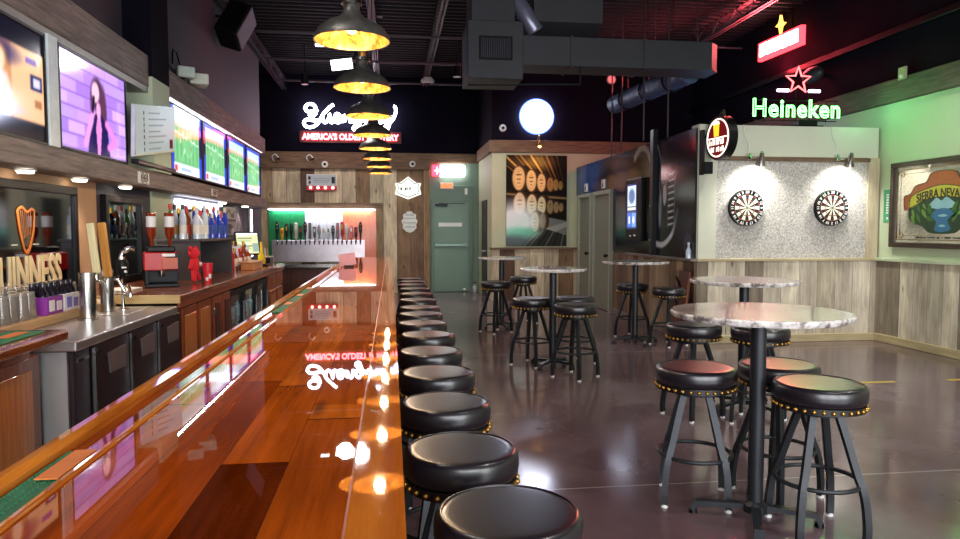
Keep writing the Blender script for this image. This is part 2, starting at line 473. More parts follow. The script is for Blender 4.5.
# ------------------------------------------------------------------ walls
struct('wall_left', B().box(-2.6, -2.42, -3.4, 13.5, 0, 5.02), VIOLET)
struct('wall_left_lower', B().box(-2.42, -2.412, -3.2, 6.1, 0, 1.84), plain('tan_paint', 'b08a68', .7, var=.05, scale=2))
struct('wall_return', B().box(-3.5, -2.6, 13.3, 13.5, 0, 5.02).box(-3.5, -3.4, 13.5, 16.3, 0, 5.02), BLACKW)
b = B(); b.box(-3.5, 2.05, 16.26, 16.45, 0, 5.02); struct('wall_back', b, BLACKW)
struct('wall_back_planks', B().box(-3.4, .8, 16.22, 16.26, 0, 2.86), PLANK_BACK)
struct('wall_back_green', B().box(.9, 2.05, 16.22, 16.26, 0, 3.0), WALLG)
struct('trim_1', B().box(-3.4, 2.05, 16.17, 16.26, 3.0, 3.22, .008), BEAMX)
struct('trim_2', B().box(-3.4, .9, 16.1, 16.26, 2.84, 3.0, .008), BEAMX)
struct('trim_3', B().box(-3.4, -.18, 16.14, 16.22, 1.94, 2.07, .008), BEAMX)
struct('trim_4', B().box(.78, .9, 16.15, 16.26, 0, 2.84, .006), BEAMZ)
struct('trim_5', B().box(-.34, -.19, 16.14, 16.22, .0, 1.94, .006), BEAMZ)

# the boxed-out alcove block beside the exit, with dark wall above it
struct('wall_alcove', B().box(2.05, 6.33, 14.1, 14.25, 1.08, 3.03).box(2.05, 2.2, 14.25, 16.26, 0, 3.03), OLIVE)
struct('wall_alcove_planks', B().box(2.05, 3.85, 14.09, 14.24, 0.0, 1.05), PLANK_BACK)
struct('trim_6', B().box(2.02, 3.86, 14.05, 14.24, 1.05, 1.09, .005), BEAMX)
struct('trim_7', B().box(2.0, 6.33, 14.06, 14.24, 3.03, 3.28, .006).box(2.0, 2.18, 14.24, 16.2, 3.03, 3.28, .006), BEAMX)
struct('wall_alcove_upper', B().box(2.05, 6.5, 14.15, 14.3, 3.28, 5.02).box(2.05, 2.2, 14.3, 16.26, 3.28, 5.02), BLACKW)

# partition with restroom doors and mural
struct('wall_partition', B().box(3.85, 4.0, 8.58, 14.1, 0, 2.72), plain('partition_paint', '55514a', .6))
struct('wall_partition_planks', B().box(3.82, 3.85, 8.38, 11.62, .1, 1.05), PLANK_PART)
struct('trim_8', B().box(3.76, 3.86, 8.36, 10.9, 1.05, 1.085, .004), BEAMW)
struct('baseboard_partition', B().box(3.80, 3.85, 8.38, 11.62, 0, .1, .004), BEAMW)

# dart wall
struct('wall_dart', B().box(3.85, 6.33, 8.4, 8.58, 0, 2.78), CREAM)
struct('wall_dart_planks', B().box(3.85, 6.33, 8.37, 8.4, .1, 1.05), PLANK_DART)
struct('trim_9', B().box(3.85, 6.33, 8.35, 8.41, 1.05, 1.085, .004), PALEWOODX)
def carpet_mat():
    t = NT('speckled_grey_carpet'); v = t.coord(); n1 = t.noise(v, 70, 5, .7); n2 = t.noise(v, 6, 3)
    col = t.ramp(n1, [(.35, srgb('87827d')), (.5, srgb('b9b5ae')), (.66, srgb('e2dfd8'))])
    t.principled(col, .95, 0, bump=n1, bump_s=.8, bump_d=.01); return t.m
struct('wall_dart_carpet', B().box(4.1, 6.17, 8.385, 8.4, 1.085, 2.33), carpet_mat())
struct('trim_10', B().box(4.06, 6.2, 8.36, 8.4, 2.33, 2.385, .004), BEAMX)
struct('trim_11', B().box(3.86, 4.1, 8.375, 8.4, 1.085, 2.78, .003), CREAM)
struct('trim_12', B().box(6.17, 6.33, 8.36, 8.4, 1.085, 2.385, .004), wood('corner_board', 'a99a80', 'd0c2a2', 'Z', .7))
struct('baseboard_dart', B().box(3.85, 6.33, 8.33, 8.4, 0, .1, .006), PALEWOODX)

# right wall
struct('wall_right', B().box(6.36, 6.5, -3.4, 14.3, 0, 5.02), PALEG)
struct('wall_right_upper', B().box(6.345, 6.36, -3.4, 14.2, 3.34, 5.0), BLACKW)
struct('wall_right_planks', B().box(6.33, 6.36, -3.4, 8.4, .1, 1.05), PLANK_RIGHT)
struct('trim_13', B().box(6.29, 6.36, -3.4, 8.37, 1.05, 1.09, .005), PALEG)
struct('baseboard_right', B().box(6.29, 6.36, -3.4, 8.36, 0, .1, .006), PALEWOOD)
struct('trim_14', B().box(6.27, 6.36, -3.4, 14.1, 3.06, 3.34, .008), wood('dark_wall_beam', '3c352c', '6b6151', 'Y', .7))
struct('trim_15', B().box(6.26, 6.34, 5, 14.1, 3.9, 3.98, .004), BLACKM)

# storefront wall behind the camera, with window openings for the daylight
b = B(); b.box(-2.6, 6.5, -3.4, -3.2, 0, .5).box(-2.6, 6.5, -3.4, -3.2, 3.1, 5.02)
for x in (-2.6, .2, 3.2, 6.1): b.box(x, x + .4, -3.4, -3.2, .5, 3.1)
struct('wall_front', b, CREAM)
for i, (x0, x1) in enumerate(((-2.2, .2), (.6, 3.2), (3.6, 6.1))):
    b = B(); b.box(x0, x1, -3.34, -3.26, .5, .56).box(x0, x1, -3.34, -3.26, 3.04, 3.1)
    for x in (x0, (x0 + x1) / 2 - .03, x1 - .06): b.box(x, x + .06, -3.34, -3.26, .56, 3.04)
    struct(f'window_{i + 1}', b, BLACKM)

# left side: upper and lower timber beams, column
struct('trim_16', B().box(-2.42, -2.2, -3.2, 12.9, 1.84, 2.0, .006), BEAMW)
struct('trim_17', B().box(-2.42, -2.2, -3.2, 6.8, 2.76, 3.05, .008).box(-2.42, -2.2, 7.3, 12.76, 2.8, 3.06, .008), BEAMW)
struct('trim_18', B().box(-2.42, -2.21, -3.2, 6.8, 2.71, 2.76), plain('grey_metal_trim', '8d8d88', .5, .3))
struct('column_left', B().box(-2.42, -2.40, 7.42, 8.1, .976, 1.84).box(-2.42, -2.17, 6.8, 7.3, 2.0, 2.86), PALEG)
struct('column_left_upper', B().box(-2.42, -2.17, 6.8, 7.3, 2.86, 5.0), BLACKW)
struct('trim_19', B().box(-2.42, -2.19, 4.87, 5.0, 2.0, 2.72), plain('white_pilaster', 'd8e2e4', .5))

# steel roof framing
for i, (x, w, z) in enumerate(((-2.36, .1, 4.6), (-.28, .12, 4.78), (.8, .1, 4.75), (3.0, .1, 4.75), (5.5, .1, 4.75))):
    b = B()
    b.box(x - w / 2, x - .015, -3, 16.2, z, z + .04).box(x + .015, x + w / 2, -3, 16.2, z, z + .04)
    if i != 1:
        b.box(x - w / 2, x + w / 2, -3, 16.2, z + .2, z + .25)
        y = 5.0; k = 0
        while y < 16:
            b.cyl((x, y, z + .02), (x, y + .3, z + .22), .011, seg=6); b.cyl((x, y + .3, z + .22), (x, y + .6, z + .02), .011, seg=6); y += .6
    else: b.box(x - .03, x + .03, -3, 16.2, z, z + .25)
    struct(f'ceiling_beam_{i + 1}', b, plain('joist_paint', '3a3038', .5, .2))
for i, (y, z, r) in enumerate(((12.0, 4.72, .018), (13.6, 4.66, .03), (15.2, 4.6, .025))):
    struct(f'ceiling_pipe_beam_{i + 1}', B().cyl((-2.4, y, z), (6.3, y, z), r), plain('pipe_paint', '4a4049', .45, .3))

# ------------------------------------------------------------------ doors
def door_obj(name, build, mat):
    o = obj(name, build, mat); o['kind'] = 'structure'; return o
d = door_obj('door_1', B().box(1.0, 1.80, 16.17, 16.215, .01, 2.09, .004), DOORG)
f = B(); f.box(.93, 1.0, 16.16, 16.22, 0, 2.16, .004).box(1.80, 1.87, 16.16, 16.22, 0, 2.16, .004).box(1.0, 1.80, 16.16, 16.22, 2.09, 2.16, .004)
obj('door_frame', f, WALLG, d)
obj('push_bar', B().box(1.0, 1.72, 16.08, 16.12, 1.07, 1.13, .01).box(1.02, 1.1, 16.12, 16.17, 1.05, 1.15, .005).box(1.66, 1.76, 16.12, 16.17, 1.05, 1.15, .005), plain('push_bar_green', '6c8274', .35, .5), d)
obj('door_closer', B().box(1.02, 1.3, 16.09, 16.17, 2.0, 2.06, .008).box(1.1, 1.7, 16.06, 16.08, 2.055, 2.07), BLACKM, d)
obj('notice_strip', B().box(1.1, 1.65, 16.16, 16.17, 1.53, 1.62), WHITEP, d)
obj('door_stop', B().sphere((1.70, 16.15, .05), .035), WHITEP, d)
d = door_obj('door_2', B().box(2.03, 2.05, 14.75, 15.55, 0.01, 2.1), plain('dark_door', '2a2b28', .5))
obj('door_handle', B().cyl((2.03, 14.85, 1.0), (1.97, 14.85, 1.0), .015).cyl((1.975, 14.85, 1.0), (1.975, 14.98, 1.0), .012), STEEL, d)
PDOOR = plain('restroom_door', '747568', .5, var=.05)
PFRAME = plain('restroom_frame', '9a9c8c', .5, var=.05)
for i, (y0, y1) in enumerate(((11.68, 12.72), (12.88, 13.78))):
    d = door_obj(f'door_{i + 3}', B().box(3.80, 3.84, y0 + .07, y1 - .07, .01, 2.09, .003), PDOOR)
    f = B(); f.box(3.77, 3.85, y0, y0 + .07, 0, 2.16).box(3.77, 3.85, y1 - .07, y1, 0, 2.16).box(3.77, 3.85, y0 + .07, y1 - .07, 2.09, 2.16)
    obj('door_frame', f, PFRAME, d)
    obj('door_handle', B().sphere((3.74, y0 + .15, 1.0), .035).cyl((3.80, y0 + .15, 1.0), (3.75, y0 + .15, 1.0), .015), BLACKM, d)
    t = thing('restroom_sign', ('small white square sign on the mural above the restroom door nearer the jukebox' if i == 0 else 'small white square sign above the restroom door beside the barrel picture'), 'sign', (3.83, (y0 + y1) / 2, 2.2))
    yc = (y0 + y1) / 2
    obj('sign_plate', B().box(3.80, 3.83, yc - .08, yc + .08, 2.2, 2.36, .004), WHITEP, t)
    p = B(); p.sphere((3.797, yc, 2.325), .016, sc=(.3, 1, 1)); p.box(3.793, 3.80, yc - .022, yc + .022, 2.225, 2.30, .003)
    obj('figure_symbol', p, BLACKP, t)
# ------------------------------------------------------------------ screens on the left wall
def left_M(y, z, x): return Matrix.Translation((x, y, z)) @ ROT['left']
SCREEN = attr_emit('lit_screen', 1.0)
def tv(y0, y1, z0, z1, cv, label, x=-2.2, bez=.022, group=None):
    t = thing('tv', label, 'tv', (x - .04, (y0 + y1) / 2, z0), group)
    b = B(); b.box(x - .07, x - .02, y0, y1, z0, z1, .006)
    for a in ((y0, y1, z0, z0 + bez), (y0, y1, z1 - bez, z1), (y0, y0 + bez, z0 + bez, z1 - bez), (y1 - bez, y1, z0 + bez, z1 - bez)): b.box(x - .02, x, *a, .003)
    obj('bezel', b, BLACKP, t)
    W, H = y1 - y0 - 2 * bez, z1 - z0 - 2 * bez
    picture('screen', cv, W, H, left_M((y0 + y1) / 2, (z0 + z1) / 2, x - .012), SCREEN, t)
    obj('wall_bracket', B().box(-2.42, x - .07, (y0 + y1) / 2 - .15, (y0 + y1) / 2 + .15, z0 + .2, z1 - .2), BLACKM, t)
    return t

c = Cv(110, 72, '20184a')                                     # blurry people by a bar, black bands above and below
c.rect(.0, 1, .16, .8, 'c98a60').rect(.68, 1, .16, .8, 'f0b88a').rect(.86, .98, .46, .60, '24285c').rect(.89, .96, .49, .57, 'd8d0e8').rect(.82, .93, .68, .74, '6a4aa0').rect(.9, .97, .3, .38, 'a86a40')
c.ell(.45, .7, .3, .12, '3a2a5a', .9, .5).ell(.05, .5, .2, .3, '2c3cc0', 1, .6)
for x, hair, skin, top in ((.16, '3a2030', 'f4c8b0', '2a50d8'), (.40, 'a87848', 'ffe0cc', 'f6ecf4'), (.58, 'c89058', 'f8d0b4', 'f0e4f8')):
    c.ell(x, .60, .065, .15, hair, 1, .4).ell(x, .62, .042, .095, skin, 1, .4).ell(x, .30, .10, .24, top, 1, .35).ell(x + .06, .3, .025, .2, skin, 1, .5)
c.ell(.04, .3, .09, .16, 'c8e8ff', 1, .9).ell(.5, .24, .25, .06, 'd89ae0', .6, .8).ell(.3, .76, .04, .05, 'f0c040', 1, .7).ell(.22, .7, .03, .05, '50c8ff', 1, .7)
c.rect(0, 1, 0, .16, '0a0818').rect(0, 1, .8, 1, '0a0a1c').blur(1)
tv(3.62, 4.86, 1.99, 2.71, c, 'wall TV with a blurred party scene, cut off by the edge of the photo', -2.2)

c = Cv(132, 80, 'b79ae8')                                     # singer in front of a purple brick wall
rs = np.random.RandomState(3)
for r in range(7):
    y = r / 7 + .02
    for k in range(-1, 6):
        x = k * .22 + (r % 2) * .11; c.rect(x + .006, x + .214, y + .008, y + .132, ['c4a8f4', 'a98ae6', 'd2b8fa', '9c80e0', 'b8a4f0'][rs.randint(5)])
    c.line([(0, y), (1, y)], .009, '5b3f9a', .8)
c.ell(.5, .5, .6, .8, 'd86ae8', .22, 1)
c.ell(.53, .68, .095, .19, '4a2a4c', 1, .3).ell(.615, .5, .06, .3, '5a3350', 1, .4).ell(.45, .55, .03, .2, '543058', .8, .5)
c.poly([(.37, .0), (.42, .28), (.46, .42), (.52, .47), (.60, .46), (.68, .36), (.72, .0)], '1c1450')
c.poly([(.52, .0), (.50, .3), (.53, .46), (.57, .46), (.59, .3), (.56, .0)], 'e38ad0')
c.ell(.505, .70, .058, .115, 'f6bfd8', 1, .3).ell(.545, .51, .035, .09, 'eaa6d4', 1, .3)
c.line([(.44, .38), (.34, .1), (.46, .46)], .06, 'f09ad6').line([(.67, .38), (.83, .2), (.70, .12)], .06, 'ec86d8').line([(.455, .48), (.478, .63)], .034, '181028')
c.blur(1)
tv(5.03, 6.24, 2.0, 2.71, c, 'wall TV showing a singer in front of a purple brick wall')

def pitch(shift, first=False):
    c = Cv(96, 56, '62b072')  # greens paled for the glare that washes over the screens
    for k in range(7): c.rect(.1 + k * .125, .163 + k * .125, .2, .95, '8ad094', .6)
    c.rect(.1, .9, .74, 1, 'd8e8f4', .85).rect(.1, .9, .7, .77, 'f0b8a0', .7)
    c.line([(.12, .62), (.9, .52)], .012, 'eafff0').line([(.3, .2), (.62, .7)], .01, 'c4f2cc').ell(.55, .45, .13, .16, 'bdeec6', .5, .3).ell(.55, .45, .11, .135, '74c284', 1, .2)
    for x, y in ((.3, .5), (.42, .36), (.5, .6), (.63, .44), (.72, .55), (.38, .62)): c.ell(x + shift, y, .011, .03, ['ffffff', 'd03030'][int(x * 100) % 2], 1, .4)
    c.rect(0, .11, 0, 1, '1f3fc4').rect(.9, 1, 0, 1, '2244c8').rect(.02, .10, .45, .62, '10131c').rect(.02, .09, .62, .76, 'e8434a').rect(.91, .99, .34, .7, '171a22')
    c.rect(.1, .9, .0, .16, 'f2f6ff').rect(.12, .2, .03, .13, 'd23a3a').rect(.3, .62, .06, .1, '9db4d8').rect(.1, .9, .93, 1, '3a55cc' if not first else 'ffffff').blur(1)  # first screen's top band painted white as glare
    return c
names = ('first from the black column', 'second from the black column', 'third from the black column', 'fourth from the black column')
for k in range(4):
    y0 = 7.40 + k * 1.235
    tv(y0 + .008, y0 + 1.222, 2.03, 2.76, pitch(.02 * k, k == 0), f'wall TV showing a football pitch, {names[k]}', group='football TVs over the back bar')

t = thing('menu_board', 'tilted pale menu screen with lines of text between the TVs', 'menu board', (-2.16, 6.77, 2.07))
qa = [(6.25, 2.515), (7.35, 2.68), (7.31, 2.225), (6.21, 2.07)]
b = B(); b.prism(qa, -2.17, -2.14, 'YZ'); obj('board_face', b, plain('menu_screen_casing', 'c8cdc8', .25), t)
cv = Cv(90, 40, 'c3cac6')
cv.ell(.85, .75, .5, .5, 'eef6ff', .6, 1)
for k in range(7): cv.ell(.2, .12 + k * .12, .014, .04, '33322e', 1, .3); cv.rect(.3, .3 + .3 + .08 * (k % 3), .1 + k * .12, .125 + k * .12, '7b7f7c', .7)
cv.rect(.84, .93, .08, .28, '6a2a2a').rect(0, 1, 0, .035, 'd8c27a')
sh = Matrix(((1, 0, 0, 0), (.15, 1, 0, 0), (0, 0, 1, 0), (0, 0, 0, 1)))
picture('lit_panel', cv, 1.08, .43, left_M(6.78, 2.373, -2.137) @ sh, attr_emit('menu_lit', .55), t)
obj('support_shelf', B().box(-2.2, -2.14, 6.3, 7.35, 2.02, 2.06, .004), BLACKM, t)

# LED strip washing the football screens
t = thing('led_strip', 'cool white LED strip under the timber beam above the football TVs', 'light', (-2.2, 9.9, 2.77))
obj('channel', B().box(-2.225, -2.205, 7.32, 12.5, 2.79, 2.80), WHITEP, t)
obj('diffuser', B().box(-2.22, -2.208, 7.32, 12.5, 2.784, 2.79), emit('strip_led', 'f4e8f4', 2.2), t)
light('led_strip_wash', 'AREA', (-2.207, 8.7, 2.768), 30, (.82, .88, 1), .02, rot=(0, 0, 0), size_y=2.6)
b = None
# small hand-lettered plaques on the lower beam
for (y0, y1, z0, z1, lab) in ((6.44, 6.70, 1.862, 1.965, 'small white hand-drawn plaque on the lower beam below the menu screen'), (8.95, 9.20, 1.872, 1.962, 'small white hand-drawn plaque on the lower beam below the football TVs')):
    t = thing('plaque', lab, 'sign', (-2.19, (y0 + y1) / 2, z0))
    obj('board', B().box(-2.2, -2.185, y0, y1, z0, z1, .003), plain('plaque_white', 'dcd6cf', .6), t)
    w = B(); yc = (y0 + y1) / 2; zc = (z0 + z1) / 2
    for k in range(5): w.tube([(-2.183, yc + .08 * math.cos(a), zc + .03 * math.sin(a * (1 + k % 2)) + (k - 2) * .012) for a in np.linspace(0, 5.5, 14)], .0022, 5)
    obj('ink_scrawl', w, BLACKP, t)
for (yy, n) in ((4.78, 0), (5.56, 1), (6.46, 2), (10.0, 3), (11.5, 4)):
    t = thing('downlight', ('round recessed downlight under the lower beam above the harp mirror', 'round recessed downlight under the lower beam past the harp mirror', 'round recessed downlight under the lower beam above the narrow black mirror', 'round downlight under the lower beam over the liquor bottles', 'round downlight under the far end of the lower beam')[n], 'downlight', (-2.31, yy, 1.82))
    obj('trim_ring', B().lathe([(.05, .012), (.062, .012), (.062, 0), (.05, 0)], (-2.31, yy, 1.826), 24, cap=False), WHITEP, t)
    obj('lens', B().lathe([(.0001, -.016), (.046, -.014), (.05, -.002), (.05, .012)], (-2.31, yy, 1.826), 24, cap=False), LEDW, t)
    light('downlight_lamp', 'SPOT', (-2.31, yy, 1.81), 32, (1, .86, .68), .05, target=(-2.31, yy, 0), spot=120, blend=.6)

# camera / flood lamps above the beam, speaker
t = thing('flood_lamp', 'small pale twin floodlight clamped above the timber beam on the grey wall', 'lamp', (-2.3, 8.0, 3.1))
obj('lamp_head', B().box(-.09, .09, -.07, .07, -.06, .06, .012, Matrix.Translation((-2.22, 8.05, 3.17)) @ Matrix.Rotation(R(25), 4, 'Z')), plain('lamp_casing', 'b9c4b8', .4), t)
obj('lamp_fins', B().box(-.10, .10, -.14, .14, -.07, .05, .01, Matrix.Translation((-2.17, 8.36, 3.16)) @ Matrix.Rotation(R(20), 4, 'Z')), plain('lamp_fins', 'cfd2c4', .4), t)
obj('bracket', B().box(-2.42, -2.3, 7.85, 8.3, 3.1, 3.13).cyl((-2.3, 8.0, 3.1), (-2.22, 8.05, 3.12), .015), BLACKM, t)
t = thing('conduit', 'black cable run and junction box along the grey wall above the timber beam', 'cable')
b = B(); b.tube([(-2.40, 7.32, 3.12), (-2.40, 7.30, 3.34), (-2.40, 7.6, 3.32), (-2.40, 8.9, 3.16)], .012, 6).tube(spline([(-2.40, 8.2, 3.3), (-2.36, 8.1, 3.42), (-2.38, 8.3, 3.44), (-2.36, 8.45, 3.2)], 6), .01, 6).tube(spline([(-2.40, 8.7, 3.17), (-2.37, 8.95, 3.08), (-2.40, 9.1, 3.11)], 6), .008, 6)
obj('cable', b, BLACKP, t)
obj('junction_box', B().box(-2.42, -2.34, 8.88, 9.05, 3.06, 3.17, .006), BLACKP, t)
obj('socket', B().box(-2.42, -2.39, 9.6, 9.66, 3.07, 3.2).box(-2.42, -2.39, 9.8, 9.84, 3.07, 3.18), BLACKP, t)
t = thing('wall_speaker', 'black loudspeaker hung high on the grey wall under the roof steel', 'speaker', (-2.2, 10.3, 4.1))
M = Matrix.Translation((-2.15, 10.3, 4.33)) @ Matrix.Rotation(R(-25), 4, 'X') @ Matrix.Rotation(R(20), 4, 'Y')
obj('cabinet', B().box(-.16, .16, -.2, .2, -.28, .28, .02, M), BLACKP, t)
obj('grille', B().box(.16, .175, -.17, .17, -.25, .25, .005, M), plain('speaker_grille', '6c6d78', .5, .4), t)
obj('yoke', B().tube([(-2.42, 10.3, 4.45), (-2.3, 10.3, 4.45), (-2.2, 10.3, 4.62)], .02, 6), BLACKM, t)

# ------------------------------------------------------------------ back-bar wall: mirrors
def mirror_mat(name, col, rough=.04, metal=1):
    return plain(name, col, rough, metal, var=.04)
t = thing('bar_mirror', 'large black-framed dark mirror with an orange harp and cream lettering', 'mirror', (-2.4, 4.9, .93))
y0, y1, z0, z1 = 3.9, 5.7, .98, 1.775
b = B()
for a in ((y0, y1, z0, z0 + .05), (y0, y1, z1 - .06, z1), (y0, y0 + .06, z0 + .05, z1 - .06), (y1 - .06, y1, z0 + .05, z1 - .06)): b.box(-2.42, -2.385, *a, .004)
obj('frame', b, BLACKP, t)
obj('mirror_glass', B().box(-2.418, -2.402, y0 + .06, y1 - .06, z0 + .05, z1 - .06), mirror_mat('dark_mirror', '8a8f98', .05), t)
b = B(); add_text(b, 'GUINNESS', .315, (-2.398, 4.935, 1.15), 'left', depth=.003, sx=.66, bold=.009)
obj('lettering', b, plain('cream_print', 'd8c39a', .4, Emission_Color=srgb('d8c39a'), Emission_Strength=0.0), t)
h = B()                                                           # harp: neck, pillar, soundbox and strings
Mh = Matrix.Translation((-2.397, 4.94, 1.45)) @ ROT['left']
def hp(pts): return [Mh @ Vector((x, y, 0)) for x, y in pts]
h.tube(hp(spline([(-.10, .13), (-.04, .15), (.02, .12), (.08, .14), (.12, .13)], 5)), .010, 6)
h.tube(hp(spline([(-.10, .13), (-.075, .0), (-.03, -.12), (.0, -.15)], 5)), [.016 - .0004 * k for k in range(16)], 6)
h.tube(hp(spline([(.12, .13), (.10, .0), (.04, -.12), (.0, -.15)], 5)), [.009 + .0006 * k for k in range(16)], 6)
for k in range(6): h.tube(hp([(-.06 + k * .026, .13), (-.04 + k * .018, -.06 + .006 * k)]), .003, 4)
h.v = [(-2.397 + (v[0] + 2.397) * .2, v[1], v[2]) for v in h.v]
obj('harp_emblem', h, plain('harp_orange', 'c4702c', .4, .2), t)
b = B().box(-2.40, -2.396, 4.76, 4.83, 1.35, 1.358).box(-2.40, -2.396, 5.03, 5.10, 1.35, 1.358); obj('date_marks', b, CREAM, t)

t = thing('bar_mirror', 'narrow black-framed mirror with dark lettering beside the pale column', 'mirror', (-2.4, 6.65, 1.02))
y0, y1, z0, z1 = 6.19, 7.07, .99, 1.75
b = B()
for a in ((y0, y1, z0, z0 + .05), (y0, y1, z1 - .06, z1), (y0, y0 + .06, z0 + .05, z1 - .06), (y1 - .06, y1, z0 + .05, z1 - .06)): b.box(-2.42, -2.37, *a, .004)
obj('frame', b, BLACKP, t)
obj('mirror_glass', B().box(-2.418, -2.395, y0 + .06, y1 - .06, z0 + .05, z1 - .06), mirror_mat('bright_mirror', 'c6cdc8', .03), t)
b = B(); add_text(b, 'UARP', .2, (-2.392, 6.74, 1.44), 'left', depth=.002, sx=.85); marks(b, .26, .07, 7, Matrix.Translation((-2.394, 6.76, 1.3)) @ ROT['left'], .002, 6)
obj('lettering', b, BLACKP, t)

# ------------------------------------------------------------------ back-bar counters
def thing_at(name, label, cat, x, y, z, group=None): return thing(name, label, cat, (x, y, z), group)
# near wooden section
t = thing_at('base_cabinet', 'honey wood base cabinet with a flat panel beside the steel end panel of the coolers', 'cabinet', -1.95, 2.6, 0)
obj('body', B().box(-2.40, -1.735, 1.6, 3.62, .08, .845, .004).box(-2.40, -1.70, 1.6, 3.5, .845, .922, .004), CABW, t)
obj('plinth', B().box(-2.38, -1.8, 1.62, 3.6, 0, .08), BLACKP, t)
b = B().box(-1.735, -1.715, 1.66, 3.615, .1, .84, .004); obj('door', b, CABW, t)
obj('door_panel', B().box(-1.715, -1.708, 1.72, 3.53, .16, .78, .003), CABL, t)
wt = B().box(-2.41, -1.54, 1.5, 3.54, .9225, .975, .014, seg=2)
o = obj('wood_worktop', wt, CABX); tag(o, 'orange-edged wooden worktop with a green bar mat, in front of the stacked glasses', 'worktop')
# steel coolers
t = thing_at('bar_cooler', 'long black back-bar cooler with three doors under a steel worktop', 'cooler', -1.9, 4.5, 0)
obj('cabinet_body', B().box(-2.40, -1.60, 3.66, 5.40, .06, .845, .004), plain('cooler_black', '241a20', .4, .2), t)
obj('kick_plate', B().box(-2.36, -1.66, 3.68, 5.38, 0, .06), BLACKM, t)
obj('end_panel', B().box(-1.92, -1.60, 3.64, 3.662, .02, .845, .002), plain('end_panel_steel', 'b4b6b4', .42, .8, var=.06, scale=3), t)
CD = plain('cooler_door', '2e1e26', .38, .2)
obj('control_panel', B().box(-1.6, -1.575, 3.66, 3.84, .08, .84, .004), CD, t)
obj('badge', B().box(-1.575, -1.571, 3.70, 3.82, .78, .80), STEEL, t)
for y0, y1 in ((3.87, 4.36), (4.385, 4.86), (4.885, 5.39)):
    dd = obj('door', B().box(-1.6, -1.565, y0, y1, .08, .84, .006), CD, t)
    ym = y0 + .6 * (y1 - y0)
    b = B(); P = [(ym - .12, .765), (ym + .13, .78), (ym + .12, .65), (ym - .10, .655)]
    b.prism(P, -1.566, -1.556, 'YZ'); obj('handle_recess', b, plain('recess_grey', '625a5e', .5), dd)
    obj('lock', B().cyl((-1.566, y0 + .05, .80), (-1.55, y0 + .05, .80), .014), CHROME, dd)
    obj('edge_strip', B().box(-1.568, -1.55, y0 - .018, y0 - .004, .08, .83), STEEL, dd)
o = obj('steel_worktop', B().box(-2.40, -1.545, 3.62, 5.26, .848, .90, .008, seg=2).box(-1.95, -1.7, 4.7, 5.2, .90, .906, .002), plain('worktop_steel', 'c0bab8', .3, .85, var=.06, scale=15)); tag(o, 'brushed steel worktop on the black coolers', 'worktop')
o = obj('glass_ledge', B().box(-2.38, -1.96, 3.64, 5.24, .9005, .955, .004), wood('pale_ledge', 'b38a5e', 'd9b284', 'Y', .5)); tag(o, 'pale wooden ledge behind the steel worktop holding the upturned glasses', 'ledge')
# far wooden run
t = thing_at('wood_worktop', 'dark glossy wooden counter top along the back wall under the liquor bottles', 'worktop', -1.95, 7.8, .92)
obj('top', B().box(-2.41, -1.53, 5.28, 10.3, .925, .9742, .008, seg=2), CABX, t)
obj('end_board', B().box(-2.41, -1.53, 5.262, 5.282, .915, .977, .003), wood('end_board', 'a98a58', 'cdb07a', 'X', .6), t)
obj('fascia', B().box(-1.56, -1.54, 5.30, 10.29, .875, .925, .004), CABW, t)
t = thing_at('base_cabinet', 'cherry base cabinet with two honey panelled doors beside the black coolers', 'cabinet', -1.95, 5.8, 0)
obj('body', B().box(-2.40, -1.58, 5.41, 6.27, .08, .873, .003), CABW, t)
obj('plinth', B().box(-2.38, -1.65, 5.42, 6.26, 0, .08), BLACKP, t)
for y0, y1 in ((5.43, 5.83), (5.86, 6.26)):
    d = obj('door', B().box(-1.58, -1.558, y0, y1, .1, .86, .004), CABW, t)
    obj('door_panel', B().box(-1.558, -1.552, y0 + .045, y1 - .06, .16, .80, .003), CABL, d)
t = thing_at('base_cabinet', 'narrow cherry base cabinet with steel hinges beside the glass-door fridge', 'cabinet', -1.95, 6.6, 0)
obj('plinth', B().box(-2.38, -1.65, 6.29, 6.97, 0, .08), BLACKP, t)
obj('body', B().box(-2.40, -1.58, 6.28, 6.98, .08, .873, .003), CABW, t)
for y0, y1 in ((6.30, 6.62), (6.65, 6.96)):
    d = obj('door', B().box(-1.58, -1.555, y0, y1, .1, .86, .004), CABW, t)
    obj('door_panel', B().box(-1.555, -1.549, y0 + .08, y1 - .06, .16, .80, .003), wood('cabinet_dark_panel', '3a1c12', '5d2c18', 'Z', .4), d)
    if y0 < 6.5:
        for z in (.3, .7): obj('hinge', B().box(-1.556, -1.545, y0 + .01, y0 + .06, z, z + .06, .003), STEEL, d)
t = thing_at('glass_door_fridge', 'black back-bar fridge with lit glass doors under the wooden counter', 'fridge', -1.95, 8.0, 0)
b = B(); b.box(-2.40, -1.62, 7.0, 7.05, .03, .87).box(-2.40, -1.62, 9.08, 9.13, .03, .87).box(-2.40, -1.62, 7.05, 9.08, .03, .1).box(-2.40, -1.62, 7.05, 9.08, .82, .87).box(-2.40, -2.35, 7.05, 9.08, .1, .82)
obj('cabinet_body', b, BLACKP, t)
obj('shelf', B().box(-2.34, -1.68, 7.06, 9.07, .44, .455), STEEL, t)
obj('interior_light', B().box(-1.72, -1.70, 7.1, 9.05, .795, .81), emit('fridge_led', 'cfeef2', 16), t)
GL = clear('fridge_glass', 'dff2f4', .02)
